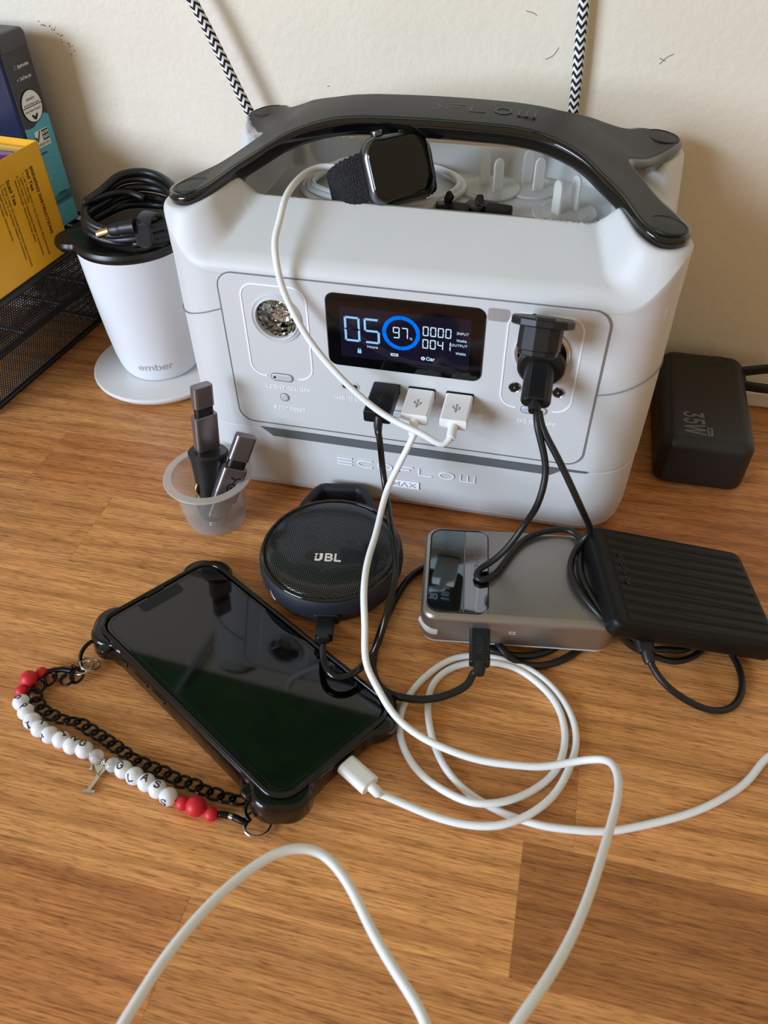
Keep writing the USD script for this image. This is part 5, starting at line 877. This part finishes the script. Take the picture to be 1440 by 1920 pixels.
for s, z, h, m, x in (('@getzesttea', 0.2088, 0.0019, 'print_white', 0.0150), ('ZestTea.com', 0.2018, 0.0019, 'print_white', 0.0158)):
    part(ef, 'lettering', xf(text(s, h, 0.0001, wide=0.62), TFM(x, z, 0.0006)), m, smooth=False)
part(ef, 'social_symbol', xf(strokes([[(0, 0), (.002, 0), (.002, .002), (0, .002), (0, 0)], [(.0007, .001), (.0013, .001)]], 0.0003), TFM(0.0182, 0.2087, 0.0006)), 'tin_blue_print', smooth=False)
part(ef, 'social_symbol', xf(extr(Polygon([(0, .0016), (.0008, .0012), (.0018, .0018), (.0014, .0002), (.0004, 0)]), 0.0001), TFM(0.0186, 0.2018, 0.0006)), 'tin_blue_print', smooth=False)
gm = part(ef, 'certificate_label', xf(extr(Polygon(rrect(0.0118, 0.0104, 0.0002, 1)), 0.0001), TFM(0.0122, 0.1652, 0.0008)), 'plug_white', smooth=False, label='square certificate label')
part(gm, 'label_block', xf(extr(Polygon(rrect(0.0056, 0.0064, 0.0002, 1)), 0.0001), TFM(0.0092, 0.1667, 0.0009)), 'ink', smooth=False)
part(gm, 'lettering', xf(text('NON', 0.0019, 0.0001, bold=True, center=True), TFM(0.0092, 0.1682, 0.0010)), 'plug_white', smooth=False)
part(gm, 'lettering', xf(text('GMO', 0.0019, 0.0001, bold=True, center=True), TFM(0.0092, 0.1654, 0.0010)), 'plug_white', smooth=False)
part(gm, 'lettering', xf(text('VERIFIED', 0.0016, 0.0001, center=True), TFM(0.0122, 0.1616, 0.0009)), 'ink', smooth=False)
part(gm, 'check_mark', xf(strokes([[(-0.0026, 0.0008), (-0.0010, -0.0018), (0.0022, 0.0036)]], 0.0008), TFM(0.0155, 0.1664, 0.0009)), 'ink', smooth=False)
for k, z in enumerate((0.1555, 0.1525, 0.1497, 0.1469, 0.1441, 0.1413, 0.1385, 0.1175, 0.1148, 0.1121)):
    part(ef, 'print_line', xf(text(('Ingredients', 'green tea, lemon', 'natural flavor', 'and caffeine', 'steep in hot', 'water for three', 'minutes', 'keep sealed', 'in a cool', 'dry place')[k], 0.0013, 0.0001, wide=0.9), TFM(0.0205, z, 0.0008)), 'ink' if k == 0 else 'tin_teal_print', smooth=False)
part(ef, 'print_line', xf(text('Caffeine', 0.0015, 0.0001), TFM(0.0140, 0.1262, 0.0008)), 'ink', smooth=False)
part(ef, 'wavy_rule', xf(strokes([[(0.0010*i, 0.0004*(i % 2)) for i in range(18)]], 0.0004), TFM(0.0205, 0.1222, 0.0008)), 'ink', smooth=False)
# yellow carton
YC_ = thing('tea_carton', 'open yellow tea carton with brown brewing instructions', 'carton', tp(0.04, 0.0896, 0.0))
Y0, Y1, YT, YD = 0.0060, 0.0912, 0.1667, 0.0520
def pan(n, a, b, c, m, th=0.0006, lab=None):   # thin card from corner a along b and c
    a, b, c = map(np.asarray, (a, b, c)); M = frame(a, b-a, c-a); return part(YC_, n, xf(box(0, np.linalg.norm(b-a), 0, np.linalg.norm(c-a), -th, 0), M), m, smooth=False, label=lab)
Zb = 0.0896; tq = tp
def tp(s, z, o=0.0): return tq(s, z, o+OV)
fp = pan('side_panel', tp(Y0, Zb), tp(Y1, Zb), tp(Y0, YT), 'carton_yellow', lab='yellow face with brewing instructions')
pan('side_panel', tp(Y1, Zb, -YD), tp(Y0, Zb, -YD), tp(Y1, YT, -YD), 'carton_yellow')
pan('end_panel', tp(Y1, Zb), tp(Y1, Zb, -YD), tp(Y1, YT), 'carton_yellow'); pan('end_panel', tp(Y0, Zb, -YD), tp(Y0, Zb), tp(Y0, YT, -YD), 'carton_yellow')
pan('base_panel', tp(Y0, Zb+0.0006), tp(Y1, Zb+0.0006), tp(Y0, Zb+0.0006, -YD), 'carton_inside')
pan('inner_divider', tp(Y1-0.004, Zb, -0.002), tp(Y1-0.004, Zb, -YD+0.002), tp(Y1-0.004, YT-0.004, -0.002), 'carton_inside', lab='pale folded inner flap')
YF = lambda s, z: frame(tp(0.0765+(s-0.1068)*0.96, 0.1547+(z-0.1404)*0.93, 0.0001), V(0, 0, -1), TD, TN) @ np.diag([0.94, 0.95, 1, 1])       # text runs downwards, letters' tops towards the back
for st, s, z, h, w, b in (('BREWING INSTRUCTIONS', 0.1068, 0.1404, 0.0027, 1.05, True), ('Hot Tea', 0.1018, 0.1400, 0.0030, 1.0, True), ('1. Use 1 tea bag for 1 cup (8 ounces). Bring fresh cold', 0.0980, 0.1392, 0.0017, 1.02, False), ('water to full boil.', 0.0950, 0.1372, 0.0017, 1.02, False),
                          ('2. Pour water over the tea bag. Steep 3-5 minutes to', 0.0920, 0.1392, 0.0017, 1.02, False), ('desired strength. Remove tea bag, enjoy.', 0.0890, 0.1372, 0.0017, 1.02, False), ('Iced Tea', 0.0815, 0.1400, 0.0030, 1.0, True),
                          ('1. Bring 4 cups (32 ounces) fresh cold water to full boil.', 0.0777, 0.1392, 0.0017, 1.0, False), ('2. Pour over 3-5 tea bags. Steep 3-5 minutes to', 0.0747, 0.1392, 0.0017, 1.02, False), ('desired strength.', 0.0717, 0.1372, 0.0017, 1.02, False), ('Remove tea bags, chill or add ice.', 0.0687, 0.1392, 0.0017, 1.02, False)):
    part(fp, 'lettering', xf(text(st, h, 0.0001, bold=b, wide=w), YF(s, z)), 'ink_brown', smooth=False)
for i, (s, o, h, rz) in enumerate(((0.072, -0.024, 0.074, 0.1), (0.062, -0.029, 0.071, -0.12), (0.051, -0.026, 0.073, 0.05))):
    t = thing('tea_sachet', ('purple tea sachet nearest the folded flap', 'purple tea sachet in the middle of the carton', 'purple tea sachet farthest from the folded flap')[i], 'tea bag', tp(s, Zb+0.001, o), 'tea sachets in the carton')
    M = frame(tp(s, Zb+0.001, o), TN*math.cos(rz)+TD*math.sin(rz), V(0, 0, 1))
    part(t, 'packet', xf(slab(rrect(0.036, h, 0.001, 2), [(0.003, -0.0022), (0, -0.0004), (0, 0.0004), (0.003, 0.0022)]), M @ tr(0, h/2, 0)), 'sachet_purple', smooth=False)
    part(t, 'label_patch', xf(rbox(0.020, 0.014, 0.0005, 0.001, 0.0001), M @ tr(0, h-0.016, 0.0021)), 'print_pale')

# ================================================================== CORDS ON THE WALL
def cord(label, pts, n):
    t = tube(spline(mm(pts), 0.0015), 0.0031, 24, uv=True); single('textile_cord', t[0], 'zigzag', label=label, cat='cord', smooth=True, uv=t[1], group='zigzag cords on the wall')
cord('black and white zigzag cord slanting up behind the left of the handle', [(-240, 168, 400), (-205, 165, 318), (-172.9, 164, 251.3), (-169, 164, 244.5), (-153.7, 164, 211.8), (-137.3, 165, 174.5), (-128, 170, 150), (-120, 176.3, 120)], 0)
cord('black and white zigzag cord hanging behind the right of the handle', [(58, 174, 400), (62, 174, 320), (64.4, 173, 255.5), (64.8, 173, 249.4), (66.6, 173, 220.4), (67.9, 174, 189.2), (68, 176.2, 160), (68, 176.5, 130)], 1)
